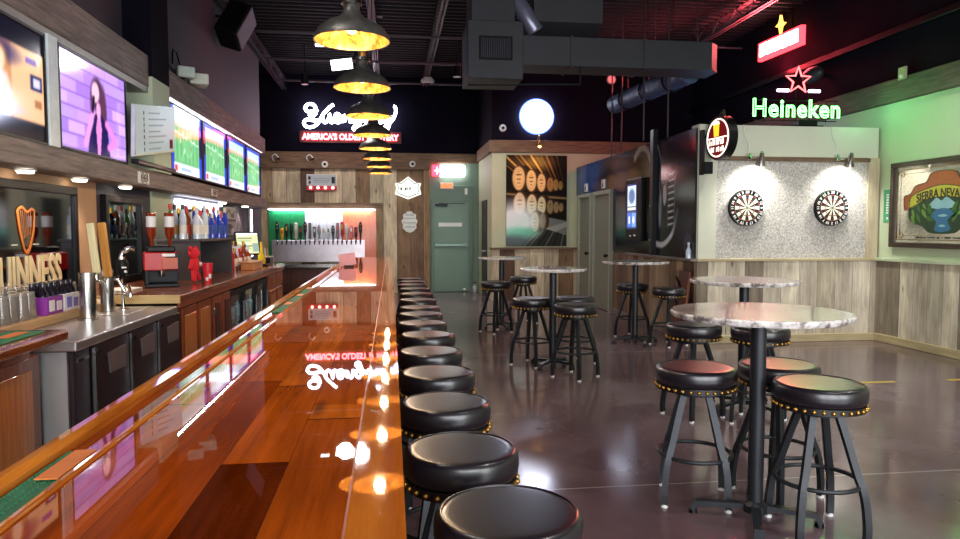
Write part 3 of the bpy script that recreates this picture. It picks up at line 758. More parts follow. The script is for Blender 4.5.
for k in range(3):
    y0 = 7.03 + k * .695
    b = B()
    for a in ((y0, y0 + .06, .1, .85), (y0 + .63, y0 + .69, .1, .85), (y0 + .06, y0 + .63, .1, .16), (y0 + .06, y0 + .63, .79, .85)): b.box(-1.62, -1.575, *a, .004)
    d = obj('door', b, BLACKP, t)
    obj('door_glass', B().box(-1.605, -1.597, y0 + .06, y0 + .63, .16, .79), GL, d)
    obj('door_handle', B().box(-1.575, -1.55, y0 + .6, y0 + .625, .25, .7, .006), STEEL, d)
FB = plain('fridge_can_white', 'b7d7da', .3); n = 0
for k in range(18):
    y = 7.12 + k * .112
    for z in (.457, .102):
        o = obj('drink_can', B().lathe([(.027, 0), (.033, .008), (.033, .11), (.026, .12), (.026, .122)], (-1.78 - .06 * (k % 3 == 1), y, z), 12), [FB, plain('fridge_can_blue', '5d8fa8', .3), plain('fridge_can_dark', '2f4a50', .3)][(k * 7 + (z > .3)) % 3])
        tag(o, 'drink can standing behind the glass doors of the back-bar fridge', 'can', 'cans in the back-bar fridge')
t = thing_at('drawer_cabinet', 'cherry drawer cabinet at the far end of the back bar past the fridge', 'cabinet', -1.95, 9.7, 0)
obj('plinth', B().box(-2.38, -1.65, 9.16, 10.26, 0, .06), BLACKP, t)
obj('body', B().box(-2.40, -1.58, 9.14, 10.28, .06, .873, .003), CABW, t)
for y0, y1 in ((9.17, 9.68), (9.73, 10.25)):
    d = obj('drawer', B().box(-1.58, -1.555, y0, y1, .68, .86, .006), CABW, t); obj('knob', B().sphere((-1.54, (y0 + y1) / 2, .77), .018), BRASS, d)
    d = obj('door', B().box(-1.58, -1.555, y0, y1, .1, .66, .006), CABW, t); obj('door_panel', B().box(-1.555, -1.549, y0 + .07, y1 - .07, .16, .6, .003), CABL, d)
# counter below the draft wall
t = thing_at('rear_counter', 'dark wooden counter with a steel drip trough below the draft taps', 'counter', -1.5, 15.9, 0)
obj('body', B().box(-2.85, -.36, 15.75, 16.13, .03, .62, .004), wood('rear_counter_wood', '2a1410', '4a241a', 'Z', .5), t)
obj('drip_trough', B().box(-2.85, -.36, 15.66, 16.12, .62, .66, .004).box(-2.85, -.36, 15.66, 15.68, .66, .69), STEEL, t)
for k in range(4): obj('door', B().box(-2.8 + k * .6, -2.25 + k * .6, 15.73, 15.75, .08, .58, .004), wood('rear_door_wood', '35180f', '5a2a1a', 'Z', .45), t)

# ------------------------------------------------------------------ things on the back bar
MATG = plain('green_rubber_mat', '1f6b45', .6, var=.2, scale=60)
def bar_mat(y0, y1, x0, x1, z, label, patch=None, group=None):
    t = thing('bar_mat', label, 'mat', ((x0 + x1) / 2, (y0 + y1) / 2, z), group)
    b = B(); b.box(x0, x1, y0, y1, z, z + .006, .002)
    nx = max(3, int((x1 - x0) / .012)); ny = int((y1 - y0) / .012)
    for i in range(nx):
        for j in range(ny):
            cx = x0 + (i + .5) * (x1 - x0) / nx; cy = y0 + (j + .5) * (y1 - y0) / ny
            b.add([(cx - .0035, cy - .0035, z + .006), (cx + .0035, cy - .0035, z + .006), (cx + .0035, cy + .0035, z + .006), (cx - .0035, cy + .0035, z + .006), (cx, cy, z + .0095)], [(0, 1, 4), (1, 2, 4), (2, 3, 4), (3, 0, 4)])
    obj('rubber_grid', b, MATG, t)
    if patch: obj('orange_patch', B().box(*patch, z + .0085, z + .0105), plain('mat_orange', 'e07a30', .5), t)
    return t
bar_mat(2.3, 3.44, -1.76, -1.60, .9755, 'green ribbed mat lying on the near wooden worktop beside the glasses', (-1.70, -1.64, 3.2, 3.38))
t = thing_at('ashtray', 'small black dish on the green mat of the near wooden worktop', 'dish', -1.70, 2.95, .987)
obj('dish', B().lathe([(.0001, .0), (.045, 0), (.055, .03), (.05, .03), (.042, .008), (.0001, .008)], (-1.70, 2.95, .987), 20), BLACKP, t)

# upturned pint glasses
def glass_mat():
    t = NT('pint_glass'); t.principled(srgb('fff2e6'), .03, 0, Transmission_Weight=.82, IOR=1.38); return t.m
GLASS = glass_mat()
proto = obj('pint_glass', B().lathe([(.044, 0), (.0335, .15), (.0001, .15)], seg=16, cap=False).lathe([(.041, 0), (.031, .138), (.0001, .138)], seg=16, cap=False).lathe([(.041, 0), (.044, 0)], seg=16, cap=False), GLASS, None, False)
tag(proto, 'clear pint glass standing upside down on the pale ledge by the harp mirror', 'glass', 'upturned pint glasses on the ledge')
pl = Placer(proto); rnd = random.Random(4)
for i in range(14):
    for j in range(4):
        y = 3.70 + i * .094 + rnd.uniform(-.004, .004); x = -2.325 + j * .1 + rnd.uniform(-.004, .004)
        if (x > -2.15 and y > 4.22 and y < 4.75) or (x > -2.08 and y > 4.7): continue
        pl((x, y, .9555))
PURP = plain('purple_carton', '8a2f96', .5); WHC = plain('white_carton', 'e6dede', .5)
for k, (y, m, lab) in enumerate(((4.36, PURP, 'purple six-pack carton of dark bottles among the upturned glasses'), (4.58, WHC, 'white six-pack carton of dark bottles beside the steel tap column'))):
    t = thing_at('bottle_carton', lab, 'carton', -2.02, y, .9555)
    obj('carton', B().box(-2.10, -1.97, y - .10, y + .10, .9555, 1.06, .003), m, t)
    obj('carton_print', B().box(-1.97, -1.967, y - .07, y - .01, .975, 1.04).box(-1.97, -1.967, y + .02, y + .08, .975, 1.03), [WHC, plain('violet_print', '7d6fc0', .5)][k], t)
    for j in range(3):
        for x in (-2.065, -2.005): obj('bottle_top', B().lathe([(.028, 0), (.028, .05), (.014, .075), (.014, .11), (.0001, .11)], (x, y - .065 + j * .065, 1.03), 12), plain('dark_bottle', '1a1322', .15), t)
t = thing_at('blue_cloth', 'small folded blue cloth on the pale ledge by the steel tap column', 'cloth', -2.0, 4.82, .9555)
obj('folded_cloth', B().box(-2.06, -1.97, 4.76, 4.88, .9555, .985, .012, seg=2).box(-2.05, -1.98, 4.77, 4.87, .985, 1.0, .007, seg=2), plain('blue_cloth', '2f6fb4', .9), t)

# steel draft columns with paddle handles
t = thing_at('draft_column', 'tall brushed steel draft column with a cream paddle handle on the steel worktop', 'beer tap', -1.845, 4.5, .90)
obj('column', B().lathe([(.058, 0), (.058, .012), (.047, .014), (.047, .275), (.049, .277), (.049, .29), (.0001, .293)], (-1.845, 4.5, .90), 32), STEEL, t)
obj('tap_spout', B().cyl((-1.845, 4.54, 1.13), (-1.845, 4.62, 1.13), .016).tube(spline([(-1.845, 4.62, 1.13), (-1.82, 4.65, 1.12), (-1.80, 4.67, 1.05)], 5), .012, 10).cyl((-1.84, 4.62, 1.13), (-1.845, 4.62, 1.18), .014), CHROME, t)
obj('tap_handle', B().box(-.022, .022, -.014, .014, 0, .32, .006, Matrix.Translation((-1.835, 4.62, 1.175)) @ Matrix.Rotation(R(-6), 4, 'Y')), wood('cream_handle', 'cdbb88', 'efe2b4', 'Z', .4), t)
t = thing_at('draft_column', 'tall brushed steel draft column with an orange wooden paddle handle', 'beer tap', -1.875, 4.87, .90)
obj('column', B().lathe([(.052, 0), (.052, .012), (.042, .014), (.042, .27), (.044, .272), (.044, .285), (.0001, .288)], (-1.875, 4.87, .90), 32), STEEL, t)
obj('tap_spout', B().cyl((-1.875, 4.83, 1.13), (-1.845, 4.815, 1.15), .014).tube(spline([(-1.87, 4.86, 1.12), (-1.82, 4.9, 1.12), (-1.78, 4.91, 1.04)], 5), .012, 10), CHROME, t)
obj('tap_handle', B().box(-.025, .025, -.016, .016, 0, .36, .008, Matrix.Translation((-1.845, 4.815, 1.14)) @ Matrix.Rotation(R(-5), 4, 'Y')), wood('amber_handle', 'b8752c', 'dfa04e', 'Z', .4), t)
t = thing_at('draft_tap', 'chrome beer faucet with a round black badge handle behind the steel columns', 'beer tap', -1.83, 5.02, .90)
def dt(p): return tuple(Vector((-1.83, 5.02, 1.06)) + .75 * Vector(p))
obj('stand', B().lathe([(.04, 0), (.04, .01), (.011, .014), (.011, .16), (.0001, .16)], (-1.83, 5.02, .90), 20), CHROME, t)
obj('faucet', B().tube(spline([dt((0, 0, 0)), dt((.05, -.03, .01)), dt((.08, -.05, -.03)), dt((.085, -.06, -.09))], 6), .012, 10).cyl(dt((0, 0, 0)), dt((0, 0, .08)), .009).cyl((-1.875, 5.04, 1.02), (-1.78, 5.0, 1.0), .012), CHROME, t)
obj('badge_handle', B().lathe([(.015, 0), (.022, .025), (.036, .05), (.038, .115), (.03, .135), (.0001, .14)], dt((0, 0, .07)), 20), BLACKP, t)
obj('badge_print', B().box(-1.805, -1.79, 4.985, 4.99, 1.16, 1.175).box(-1.82, -1.79, 4.98, 4.986, 1.19, 1.20), WHITEP, t)
obj('chrome_cap', B().tube(spline([dt((0, 0, .25)), dt((.01, 0, .31)), dt((.06, 0, .35)), dt((.12, 0, .34))], 6), [.021] * 6 + [.02] * 6 + [.016] * 7, 10), CHROME, t)
t = thing_at('paper_pad', 'small white paper pad on the counter in front of the narrow mirror', 'paper', -2.1, 5.75, .975)
obj('sheets', B().box(-2.2, -2.0, 5.6, 5.9, .975, .99, .002), WHITEP, t)

# red shot machine with two upturned bottles
RED = plain('machine_red', 'a8141a', .35); AMB = plain('amber_liquor', '7a2408', .08, 0, .6)
t = thing_at('shot_chiller', 'red and black shot chiller with two upturned amber bottles on the back counter', 'drink machine', -1.93, 6.15, .975)
M = Matrix.Translation((-1.93, 6.15, .975)) @ Matrix.Rotation(R(20), 4, 'Z')
obj('base', B().box(-.13, .13, -.13, .13, 0, .03, .006, M).box(-.13, .13, .02, .13, .03, .15, .004, M).box(-.13, -.10, -.13, .13, .03, .15, .004, M), BLACKP, t)
obj('housing', B().box(-.135, .135, -.14, .14, .14, .29, .008, M), RED, t)
obj('front_print', B().box(.0, .12, -.149, -.144, .15, .245, .002, M), plain('ember_print', 'b0481c', .4), t)
obj('dark_side_panel', B().box(.03, .137, -.144, -.139, .145, .285, .002, M).box(.1345, .138, -.13, .13, .15, .285, .001, M), BLACKP, t)
obj('white_band', B().box(.0, .1, -.15, -.146, .255, .28, .002, M), WHITEP, t)
obj('nozzle', B().cyl(M @ Vector((0, -.08, .14)), M @ Vector((0, -.08, .09)), .02), CHROME, t)
obj('bottle_socket', B().box(-.11, .11, -.06, .08, .29, .34, .01, M), BLACKP, t)
for x in (-.07, .07):
    o = obj('upturned_bottle', B().lathe([(.014, 0), (.014, .06), (.036, .11), (.038, .28), (.034, .29), (.0001, .29)], M=M @ Matrix.Translation((x, 0, .33)), seg=16), AMB, t)
    obj('bottle_label', B().lathe([(.0385, .0), (.0385, .09)], M=M @ Matrix.Translation((x - .0, 0, .50)), seg=16, cap=False), WHITEP, o)
t = thing_at('plush_toy', 'red plush figure hanging on the side of the dark liquor stand', 'toy', -1.77, 6.55, .99)
b = B(); b.sphere((-1.77, 6.55, 1.24), .05); b.sphere((-1.77, 6.55, 1.13), .055, sc=(.8, 1, 1.3)); b.sphere((-1.79, 6.51, 1.285), .02).sphere((-1.77, 6.6, 1.285), .02)
b.tube([(-1.77, 6.53, 1.08), (-1.76, 6.5, .99)], [.028, .02], 8).tube([(-1.77, 6.57, 1.08), (-1.74, 6.6, 1.0)], [.028, .02], 8).tube([(-1.77, 6.5, 1.18), (-1.78, 6.45, 1.1)], [.024, .017], 8).tube([(-1.77, 6.6, 1.18), (-1.73, 6.64, 1.12)], [.024, .017], 8)
obj('body', b, plain('plush_red', 'd01f2c', .9), t)
obj('white_patch', B().sphere((-1.725, 6.58, 1.14), .02), WHITEP, t)
t = thing_at('cup_stack', 'stack of red cups with white print on the counter edge by the dark liquor stand', 'cups', -1.63, 6.45, .975)
obj('cup', B().lathe([(.028, 0), (.04, .12), (.043, .12), (.043, .13), (.0001, .13)], (-1.63, 6.45, .975), 20), plain('cup_red', 'd3202c', .4), t)
obj('upper_cup', B().lathe([(.041, .13), (.043, .17), (.046, .17), (.046, .18), (.0001, .18)], (-1.63, 6.45, .975), 20), plain('cup_red', 'd3202c', .4), t)
obj('cup_print', B().box(-1.61, -1.59, 6.405, 6.413, 1.02, 1.06).box(-1.635, -1.615, 6.402, 6.41, 1.0, 1.03), WHITEP, t)
t = thing_at('liquor_stand', 'dark grey box stand on the back counter with bottles on its top', 'stand', -2.1, 7.4, .975)
obj('carcass', B().box(-2.18, -1.79, 6.82, 6.84, .976, 1.34).box(-2.18, -1.79, 8.13, 8.15, .976, 1.34).box(-2.18, -2.15, 6.84, 8.13, .976, 1.34), plain('stand_grey', '3a3436', .5), t)
obj('top_board', B().box(-2.185, -1.77, 6.80, 8.17, 1.34, 1.365, .003), plain('stand_grey', '3a3436', .5), t)

# lit white niche panel behind the bottles
t = thing_at('lit_back_panel', 'bright white back panel with an LED strip behind the liquor bottles', 'panel', -2.41, 8.55, 1.37)
obj('panel', B().box(-2.418, -2.405, 8.15, 10.2, 1.37, 1.78), plain('white_gloss_panel', 'd7dfee', .3), t)
obj('led_bar', B().box(-2.40, -2.36, 8.15, 10.2, 1.78, 1.80), LED, t)
light('niche_led', 'AREA', (-2.38, 9.15, 1.778), 8, (.75, .85, 1), .03, rot=(0, 0, 0), size_y=2.0)
t = thing_at('led_tube', 'violet-white LED tube standing upright at the far end of the back bar', 'light', -2.2, 11.9, .98)
obj('tube', B().box(-2.38, -2.36, 12.3, 12.34, 1.0, 1.80), emit('violet_led', 'f0d8ff', 5), t)
obj('mount', B().box(-2.41, -2.38, 12.28, 12.36, .98, 1.82), WHITEP, t)

# liquor bottles
def bottle_geo(kind):
    return {'a': [(.0001, 0), (.037, 0), (.037, .18), (.030, .21), (.014, .235), (.014, .29), (.0001, .29)],
            'b': [(.0001, 0), (.042, 0), (.044, .10), (.038, .16), (.015, .20), (.014, .25), (.0001, .25)],
            'c': [(.0001, 0), (.033, 0), (.033, .2), (.024, .24), (.013, .27), (.013, .32), (.0001, .32)]}[kind]
LIQ = [('blue_glass', '2340b8', 'blue'), ('clear_glass', 'cfd8e6', 'clear'), ('amber_glass', '8a3c12', 'amber'), ('green_glass', '2c6b38', 'green'), ('red_glass', 'b3242a', 'red'), ('dark_glass', '1d1618', 'dark')]
CAPS = [plain('cap_red', 'c4342c', .4), plain('cap_black', '161314', .4), plain('cap_white', 'd9d5cf', .4), plain('cap_gold', 'c79a3c', .3, .8)]
LABM = [plain('label_white', 'e6e2d8', .6), plain('label_red', 'b83028', .6), plain('label_gold', 'caa04a', .5), plain('label_blue', '2d4c9e', .6)]
protos = {}
def bottle(x, y, z, ci, kind, cap, lab, label, group):
    key = (ci, kind, cap, lab)
    if key not in protos:
        t = thing('liquor_bottle', label, 'bottle', (0, 0, 0), group)
        g = bottle_geo(kind); obj('glass', B().lathe(g, seg=14), plain(LIQ[ci][0], LIQ[ci][1], .08, 0, .5), t)
        h = g[-1][1]; obj('cap', B().lathe([(.0165, h - .04), (.0165, h + .012), (.0001, h + .012)], seg=12), CAPS[cap], t)
        r = g[2][0] + .0008; obj('bottle_label', B().lathe([(r, .045), (r, .135)], seg=14, cap=False), LABM[lab], t)
        protos[key] = Placer(t)
    return protos[key]((x, y, z), rnd.uniform(0, 6), label, group)
g1 = 'liquor bottles on the dark stand'
for k in range(9): bottle(-1.84 - .015 * (k % 2), 6.93 + k * .14, 1.365, 0 if k > 2 else 1, 'abc'[k % 3], 0 if k % 2 else 2, 3 if k > 2 else 0, 'blue-labelled or clear liquor bottle in the front row on the dark stand', g1)
for k in range(10): bottle(-1.96, 6.90 + k * .13, 1.365, (1, 2, 1, 0, 4)[k % 5], 'cab'[k % 3], (1, 0, 2, 3)[k % 4], k % 4, 'liquor bottle of mixed colour in the middle row on the dark stand', g1 + ', middle row')
for k in range(10): bottle(-2.08, 6.93 + k * .13, 1.365, (3, 1, 5, 2, 1)[k % 5], 'cca'[k % 3], (0, 1, 3, 2)[k % 4], (k + 1) % 4, 'liquor bottle of mixed colour in the back row against the lit white panel', g1 + ', back row')
for r in range(2):
    for k in range(8):
        bottle(-1.86 - .17 * r + .01 * (k % 2), 8.42 + k * .125, .976, (4, 2, 1, 4, 5, 2)[(k + r) % 6], 'abc'[(k + r) % 3], (0, 3, 1, 2)[(k + 2 * r) % 4], (1, 0, 2, 0)[(k + r) % 4], ('red or amber liquor bottle in the front row on the counter by the register', 'red or amber liquor bottle in the second row on the counter by the register')[r], ('counter bottles, front row', 'counter bottles, second row')[r])
t = thing_at('bottle_step', 'low dark wooden step behind the bottles by the register', 'stand', -2.26, 8.9, .976)
obj('step_board', B().box(-2.40, -2.13, 8.36, 9.5, .976, 1.2, .004), wood('step_wood', '3a2016', '5c3422', 'Y', .5), t)
for k in range(8): bottle(-2.24, 8.42 + k * .135, 1.2, (2, 4, 1, 3, 2, 4, 5, 1)[k], 'cab'[k % 3], (0, 0, 1, 3)[k % 4], k % 4, 'red-capped or amber liquor bottle on the raised wooden step by the register', 'bottles on the wooden step')

t = thing_at('cash_register', 'black touchscreen till tilted on the back counter beside the yellow bottle', 'cash register', -1.95, 9.75, .975)
M = Matrix.Translation((-1.93, 9.72, 1.27)) @ Matrix.Rotation(R(35), 4, 'Z') @ Matrix.Rotation(R(-12), 4, 'X')
obj('casing', B().box(-.17, .17, 0, .03, -.16, .16, .006, M), BLACKP, t)
cv = Cv(48, 44, 'd8d8a8')
for k in range(7): cv.rect(.06, .62 + .05 * (k % 3), .08 + k * .125, .15 + k * .125, ['f0f0d8', 'b8c890', '8f9a78'][k % 3])
cv.rect(.0, .14, .0, .5, 'e6b93a').rect(.0, 1, .92, 1, 'f4f8ff').rect(.72, .98, .1, .5, '8ea69a')
picture('touchscreen', cv, .30, .28, M @ Matrix.Translation((0, -.002, 0)) @ Matrix.Rotation(R(90), 4, 'X'), SCREEN, t)
obj('stand', B().box(-2.0, -1.88, 9.72, 9.86, .975, .995, .005).box(-1.96, -1.9, 9.76, 9.8, .99, 1.16, .005), BLACKP, t)
t = thing_at('yellow_bottle', 'yellow squat liquor bottle with a tall neck in front of the till', 'bottle', -1.72, 9.55, 1.0)
obj('glass', B().lathe([(.0001, 0), (.05, 0), (.055, .05), (.045, .1), (.02, .15), (.016, .24), (.0001, .24)], (-1.72, 9.55, 1.0), 20), plain('yellow_glass', 'e0b818', .2), t)
obj('cap', B().lathe([(.018, .24), (.018, .29), (.0001, .29)], (-1.72, 9.55, 1.0), 12), plain('yellow_cap', 'caa010', .4), t)
o = obj('serving_tray', B().box(-1.83, -1.62, 9.42, 9.68, .976, .999, .006), BLACKP); tag(o, 'low black tray under the yellow bottle on the back counter', 'tray')
t = thing_at('wooden_box', 'small honey wooden box on the counter before the liquor bottles', 'box', -1.68, 8.7, .976)
obj('box_body', B().box(-1.76, -1.60, 8.45, 8.95, .976, 1.06, .004), CABL, t)
obj('box_top', B().box(-1.79, -1.58, 8.4, 9.0, 1.06, 1.075, .004), CABL, t)
t = thing_at('caddy', 'black and white bar caddy of straws at the far end of the back counter', 'caddy', -1.74, 9.98, .976)
obj('holder', B().box(-1.82, -1.66, 9.86, 10.1, .976, 1.07, .005), BLACKP, t)
obj('napkin_stack', B().box(-1.8, -1.68, 10.11, 10.24, .976, 1.08, .004), CREAM, t)
for k in range(4): obj('straw', B().cyl((-1.79 + .03 * k, 9.93, 1.05), (-1.81 + .035 * k, 9.92, 1.2), .007, seg=8), [WHITEP, plain('straw_gold', 'c8a24a', .4)][k % 2], t)
t = thing_at('framed_print', 'grey framed print high on the back-bar wall above the till', 'picture', -2.41, 10.8, 1.62)
cv = Cv(36, 30, 'a8a8a4'); cv.line([(.1, .2), (.4, .8), (.6, .3), (.9, .7)], .05, '2c2a2a').ell(.7, .3, .16, .18, '4a4846', 1, .3)
obj('frame', B().box(-2.418, -2.40, 10.45, 11.25, 1.60, 1.80, .003), BLACKP, t); picture('print', cv, .76, .17, left_M(10.85, 1.70, -2.397), attr_paint('print_paint', .6), t)
t = thing_at('framed_print', 'dark framed photo on the back-bar wall directly behind the till', 'picture', -2.41, 10.8, 1.37)
cv = Cv(36, 34, '9a8f96'); cv.ell(.4, .65, .3, .2, '2a2426', 1, .3).rect(.3, .5, .1, .6, '3a3436').rect(.65, .8, .1, .5, 'c8c2c8')
obj('frame', B().box(-2.418, -2.40, 10.45, 11.25, 1.36, 1.585, .003), BLACKP, t); picture('print', cv, .76, .19, left_M(10.85, 1.472, -2.397), attr_paint('print_paint', .6), t)
t = thing_at('hanging_tag', 'orange paper tag pinned on the back-bar wall beside the lit panel', 'tag', -2.41, 10.1, 1.5)
obj('card', B().box(-2.418, -2.408, 10.22, 10.40, 1.5, 1.72), plain('tag_orange', 'e07038', .6), t)
# ------------------------------------------------------------------ bar counter
BARTOP = planks('bar_top_boards', ['cc5e16', 'b64e10', 'da6e1e', 'be5614', 'd2661a', 'a8460e'], 'X', .113, 'Y', .25, 1.0, gap=.008, seg=1.9, seed=.55, bump=.0, contrast=.5, coat_rough=.012, spec=0.0)
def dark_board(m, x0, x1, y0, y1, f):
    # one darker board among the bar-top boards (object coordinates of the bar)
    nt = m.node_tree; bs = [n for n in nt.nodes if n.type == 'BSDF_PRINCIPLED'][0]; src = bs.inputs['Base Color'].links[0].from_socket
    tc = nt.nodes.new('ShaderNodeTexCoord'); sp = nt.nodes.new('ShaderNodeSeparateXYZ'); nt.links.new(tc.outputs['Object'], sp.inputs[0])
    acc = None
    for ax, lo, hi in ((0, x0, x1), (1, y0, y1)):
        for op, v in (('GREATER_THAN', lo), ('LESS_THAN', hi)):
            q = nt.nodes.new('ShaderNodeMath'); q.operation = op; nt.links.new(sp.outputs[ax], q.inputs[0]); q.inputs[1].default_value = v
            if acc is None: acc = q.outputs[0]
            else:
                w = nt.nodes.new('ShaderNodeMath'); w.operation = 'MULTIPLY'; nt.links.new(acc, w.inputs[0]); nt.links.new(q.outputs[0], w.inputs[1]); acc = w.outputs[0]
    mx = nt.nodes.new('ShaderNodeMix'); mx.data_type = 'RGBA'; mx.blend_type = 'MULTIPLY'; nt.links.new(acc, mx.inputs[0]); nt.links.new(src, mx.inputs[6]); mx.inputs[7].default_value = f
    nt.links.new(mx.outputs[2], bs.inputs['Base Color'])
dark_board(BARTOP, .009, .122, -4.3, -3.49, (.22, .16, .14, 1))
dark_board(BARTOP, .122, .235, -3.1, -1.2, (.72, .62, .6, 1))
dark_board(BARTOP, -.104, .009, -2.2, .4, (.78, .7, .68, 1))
RAIL = wood('bar_edge_board', 'b05214', 'd87c2a', 'Y', .25, 1.0, scale=2.5, bump=.0, spec=0.0)
LIP = wood('bar_lip', 'a8551a', 'e08a30', 'Y', .2, 1.0, bump=.0, spec=0.0)
CHAN = wood('bar_channel', '7a2f10', 'a84a1a', 'Y', .22, 1.0, bump=.0, spec=0.0)
ZB = 1.05; YE = 10.3
t = thing('bar_counter', 'long glossy orange timber bar with a raised rail and lacquered top', 'bar', (-.3, 4.7, 0))
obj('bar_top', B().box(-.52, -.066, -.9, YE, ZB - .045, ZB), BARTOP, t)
b = B(); vs = [(-.064, ZB), (.017, ZB + .0028), (.017, ZB - .05), (-.064, ZB - .05)]
b.prism(vs, -.9, YE, 'XZ'); obj('edge_board', b, RAIL, t)
obj('inlay_line', B().box(-.067, -.0635, -.9, YE, ZB - .03, ZB + .0006), plain('inlay_red', 'a04428', .5, 0, 0, spec=.2), t)
obj('drip_channel', B().box(-.60, -.52, -.9, YE, ZB - .045, ZB - .012), CHAN, t)
obj('channel_lip', B().box(-.528, -.514, -.9, YE, ZB - .02, ZB + .006, .004, seg=2), LIP, t)
b = B(); b.prism([(-.605, ZB - .045), (-.63, ZB - .03), (-.632, ZB + .0), (-.622, ZB + .014), (-.607, ZB + .014), (-.598, ZB + .002), (-.597, ZB - .012)], -.9, YE, 'XZ')
obj('outer_moulding', b, LIP, t)
BARF = planks('bar_front_boards', ['5e3a22', '4a2c1a', '6e4529', '54331f'], 'Y', .16, 'Z', .5)
obj('front_panel', B().box(-.30, -.28, -.9, YE - .05, .1, ZB - .05), BARF, t)
obj('back_panel', B().box(-.55, -.53, -.9, YE - .05, .0, ZB - .05), plain('bar_back_dark', '231b18', .6), t)
obj('end_panel', B().box(-.53, -.30, YE - .08, YE - .05, 0, ZB - .05), BARF, t)
obj('plinth', B().box(-.53, -.34, -.9, YE - .1, 0, .1), BLACKP, t)
b = B().cyl((-.12, -.8, .2), (-.12, YE - .1, .2), .022, seg=12)
for y in np.arange(0, YE, 1.2): b.cyl((-.12, y, .2), (-.28, y, .28), .012, seg=8)
obj('foot_rail', b, BRASS, t)
bar_mat(.72, 1.335, -.592, -.532, ZB - .0118, 'green rubber bar mat with an orange label in the near part of the bar channel', (-.575, -.538, 1.18, 1.33))
for k, nm in enumerate(('first', 'second', 'third')):
    bar_mat(3.52 + k * .5, 4.0 + k * .5, -.592, -.532, ZB - .0118, f'green bar mat with an orange label in the bar channel, {nm} of the far three', (-.58, -.545, 3.84 + k * .5, 3.96 + k * .5))
t = thing('menu_card', 'pink menu card standing on the far end of the bar top', 'menu', (-.46, 7.6, ZB))
M = Matrix.Translation((-.47, 7.6, ZB + .078)) @ Matrix.Rotation(R(-8), 4, 'Y') @ Matrix.Rotation(R(-12), 4, 'X')
obj('card', B().box(-.09, .09, -.002, .002, -.06, .07, 0, M), plain('pink_card', 'd49aa0', .6), t)
obj('stand', B().box(-.505, -.40, 7.56, 7.64, ZB + .0005, ZB + .02, .004), BLACKP, t)

# ------------------------------------------------------------------ stools
VINYL = plain('black_vinyl', '17131a', .34, 0, .3, coat_rough=.2, var=.15, scale=14, spec=.6)
STM = plain('stool_steel', '26292d', .42, .4, var=.15)
def make_stool(h, rad, label, leg_out=.222):
    t = lthing('bar_stool', label, 'stool')
    c = .085
    obj('seat', B().lathe([(rad * .93, h - c - .002), (rad, h - c + .012), (rad + .004, h - c * .55), (rad + .002, h - .016), (rad * .985, h - .006), (rad * .96, h - .001), (rad * .925, h + .0025), (rad * .91, h + .0025), (rad * .90, h - .0015), (rad * .885, h - .001), (rad * .86, h), (rad * .8, h + .0005), (rad * .6, h + .001), (rad * .3, h + .001), (.0001, h + .001)], seg=48), VINYL, t)
    obj('nail_band', B().lathe([(rad * .5, h - c - .03), (rad * .985, h - c - .03), (rad * .985, h - c), (rad * .5, h - c)], seg=48), plain('band_vinyl', '0c0c0f', .4), t)
    b = B(); n = int(2 * PI * rad / .040)
    for k in range(n):
        a = 2 * PI * k / n
        b.sphere((rad * .988 * math.cos(a), rad * .988 * math.sin(a), h - c - .015), .0102, 10, 6)
    obj('nailhead_studs', b, BRASS, t)
    obj('swivel_plate', B().lathe([(.0001, h - c - .06), (.11, h - c - .06), (.115, h - c - .03), (.0001, h - c - .03)], seg=24), STM, t)
    top = h - c - .055
    for k in range(4):
        a = PI / 4 + k * PI / 2; ca, sa = math.cos(a), math.sin(a)
        prof = spline([(.088, top), (.128, top - .12), (.172, top - .26), (.208, .22), (leg_out + .003, .09), (leg_out + .003, .012)], 4)
        lg = obj('leg', B().tube([(p[0] * ca, p[0] * sa, p[1]) for p in [(q.x, q.y) for q in prof]], 0, flat=(.032, .026)), STM, t)
        obj('foot_glide', B().lathe([(.0001, 0), (.018, 0), (.016, .016), (.0001, .016)], ((leg_out + .003) * ca, (leg_out + .003) * sa, 0), 12), WHITEP, lg)
    rr = .19
    obj('foot_ring', B().tube([(rr * math.cos(a), rr * math.sin(a), .255) for a in np.linspace(0, 2 * PI, 40, endpoint=False)], .011, 8, True), STM, t)
    return t
ordn = ['first', 'second', 'third', 'fourth', 'fifth', 'sixth', 'seventh', 'eighth', 'ninth', 'tenth', 'eleventh', 'twelfth', 'thirteenth', 'fourteenth', 'fifteenth']
P_ = Placer(make_stool(.758, .182, 'black bar stool'))
for k, (x, y) in enumerate([(.283, 1.655), (.216, 2.165), (.212, 2.765), (.220, 3.362), (.220, 3.965), (.238, 4.6), (.228, 5.19), (.238, 5.757), (.25, 6.25), (.262, 6.936), (.268, 7.60), (.275, 8.262), (.265, 8.88), (.272, 9.42), (.266, 10.0)]):
    lab = f'black vinyl bar stool with brass nails, {ordn[k]} from the camera along the bar'
    P_((x, y, 0), R((k * 17) % 40 - 20), lab, 'bar stools along the bar')
P_ = Placer(make_stool(.722, .208, 'black table stool'))
G = 'stools around the round tables'
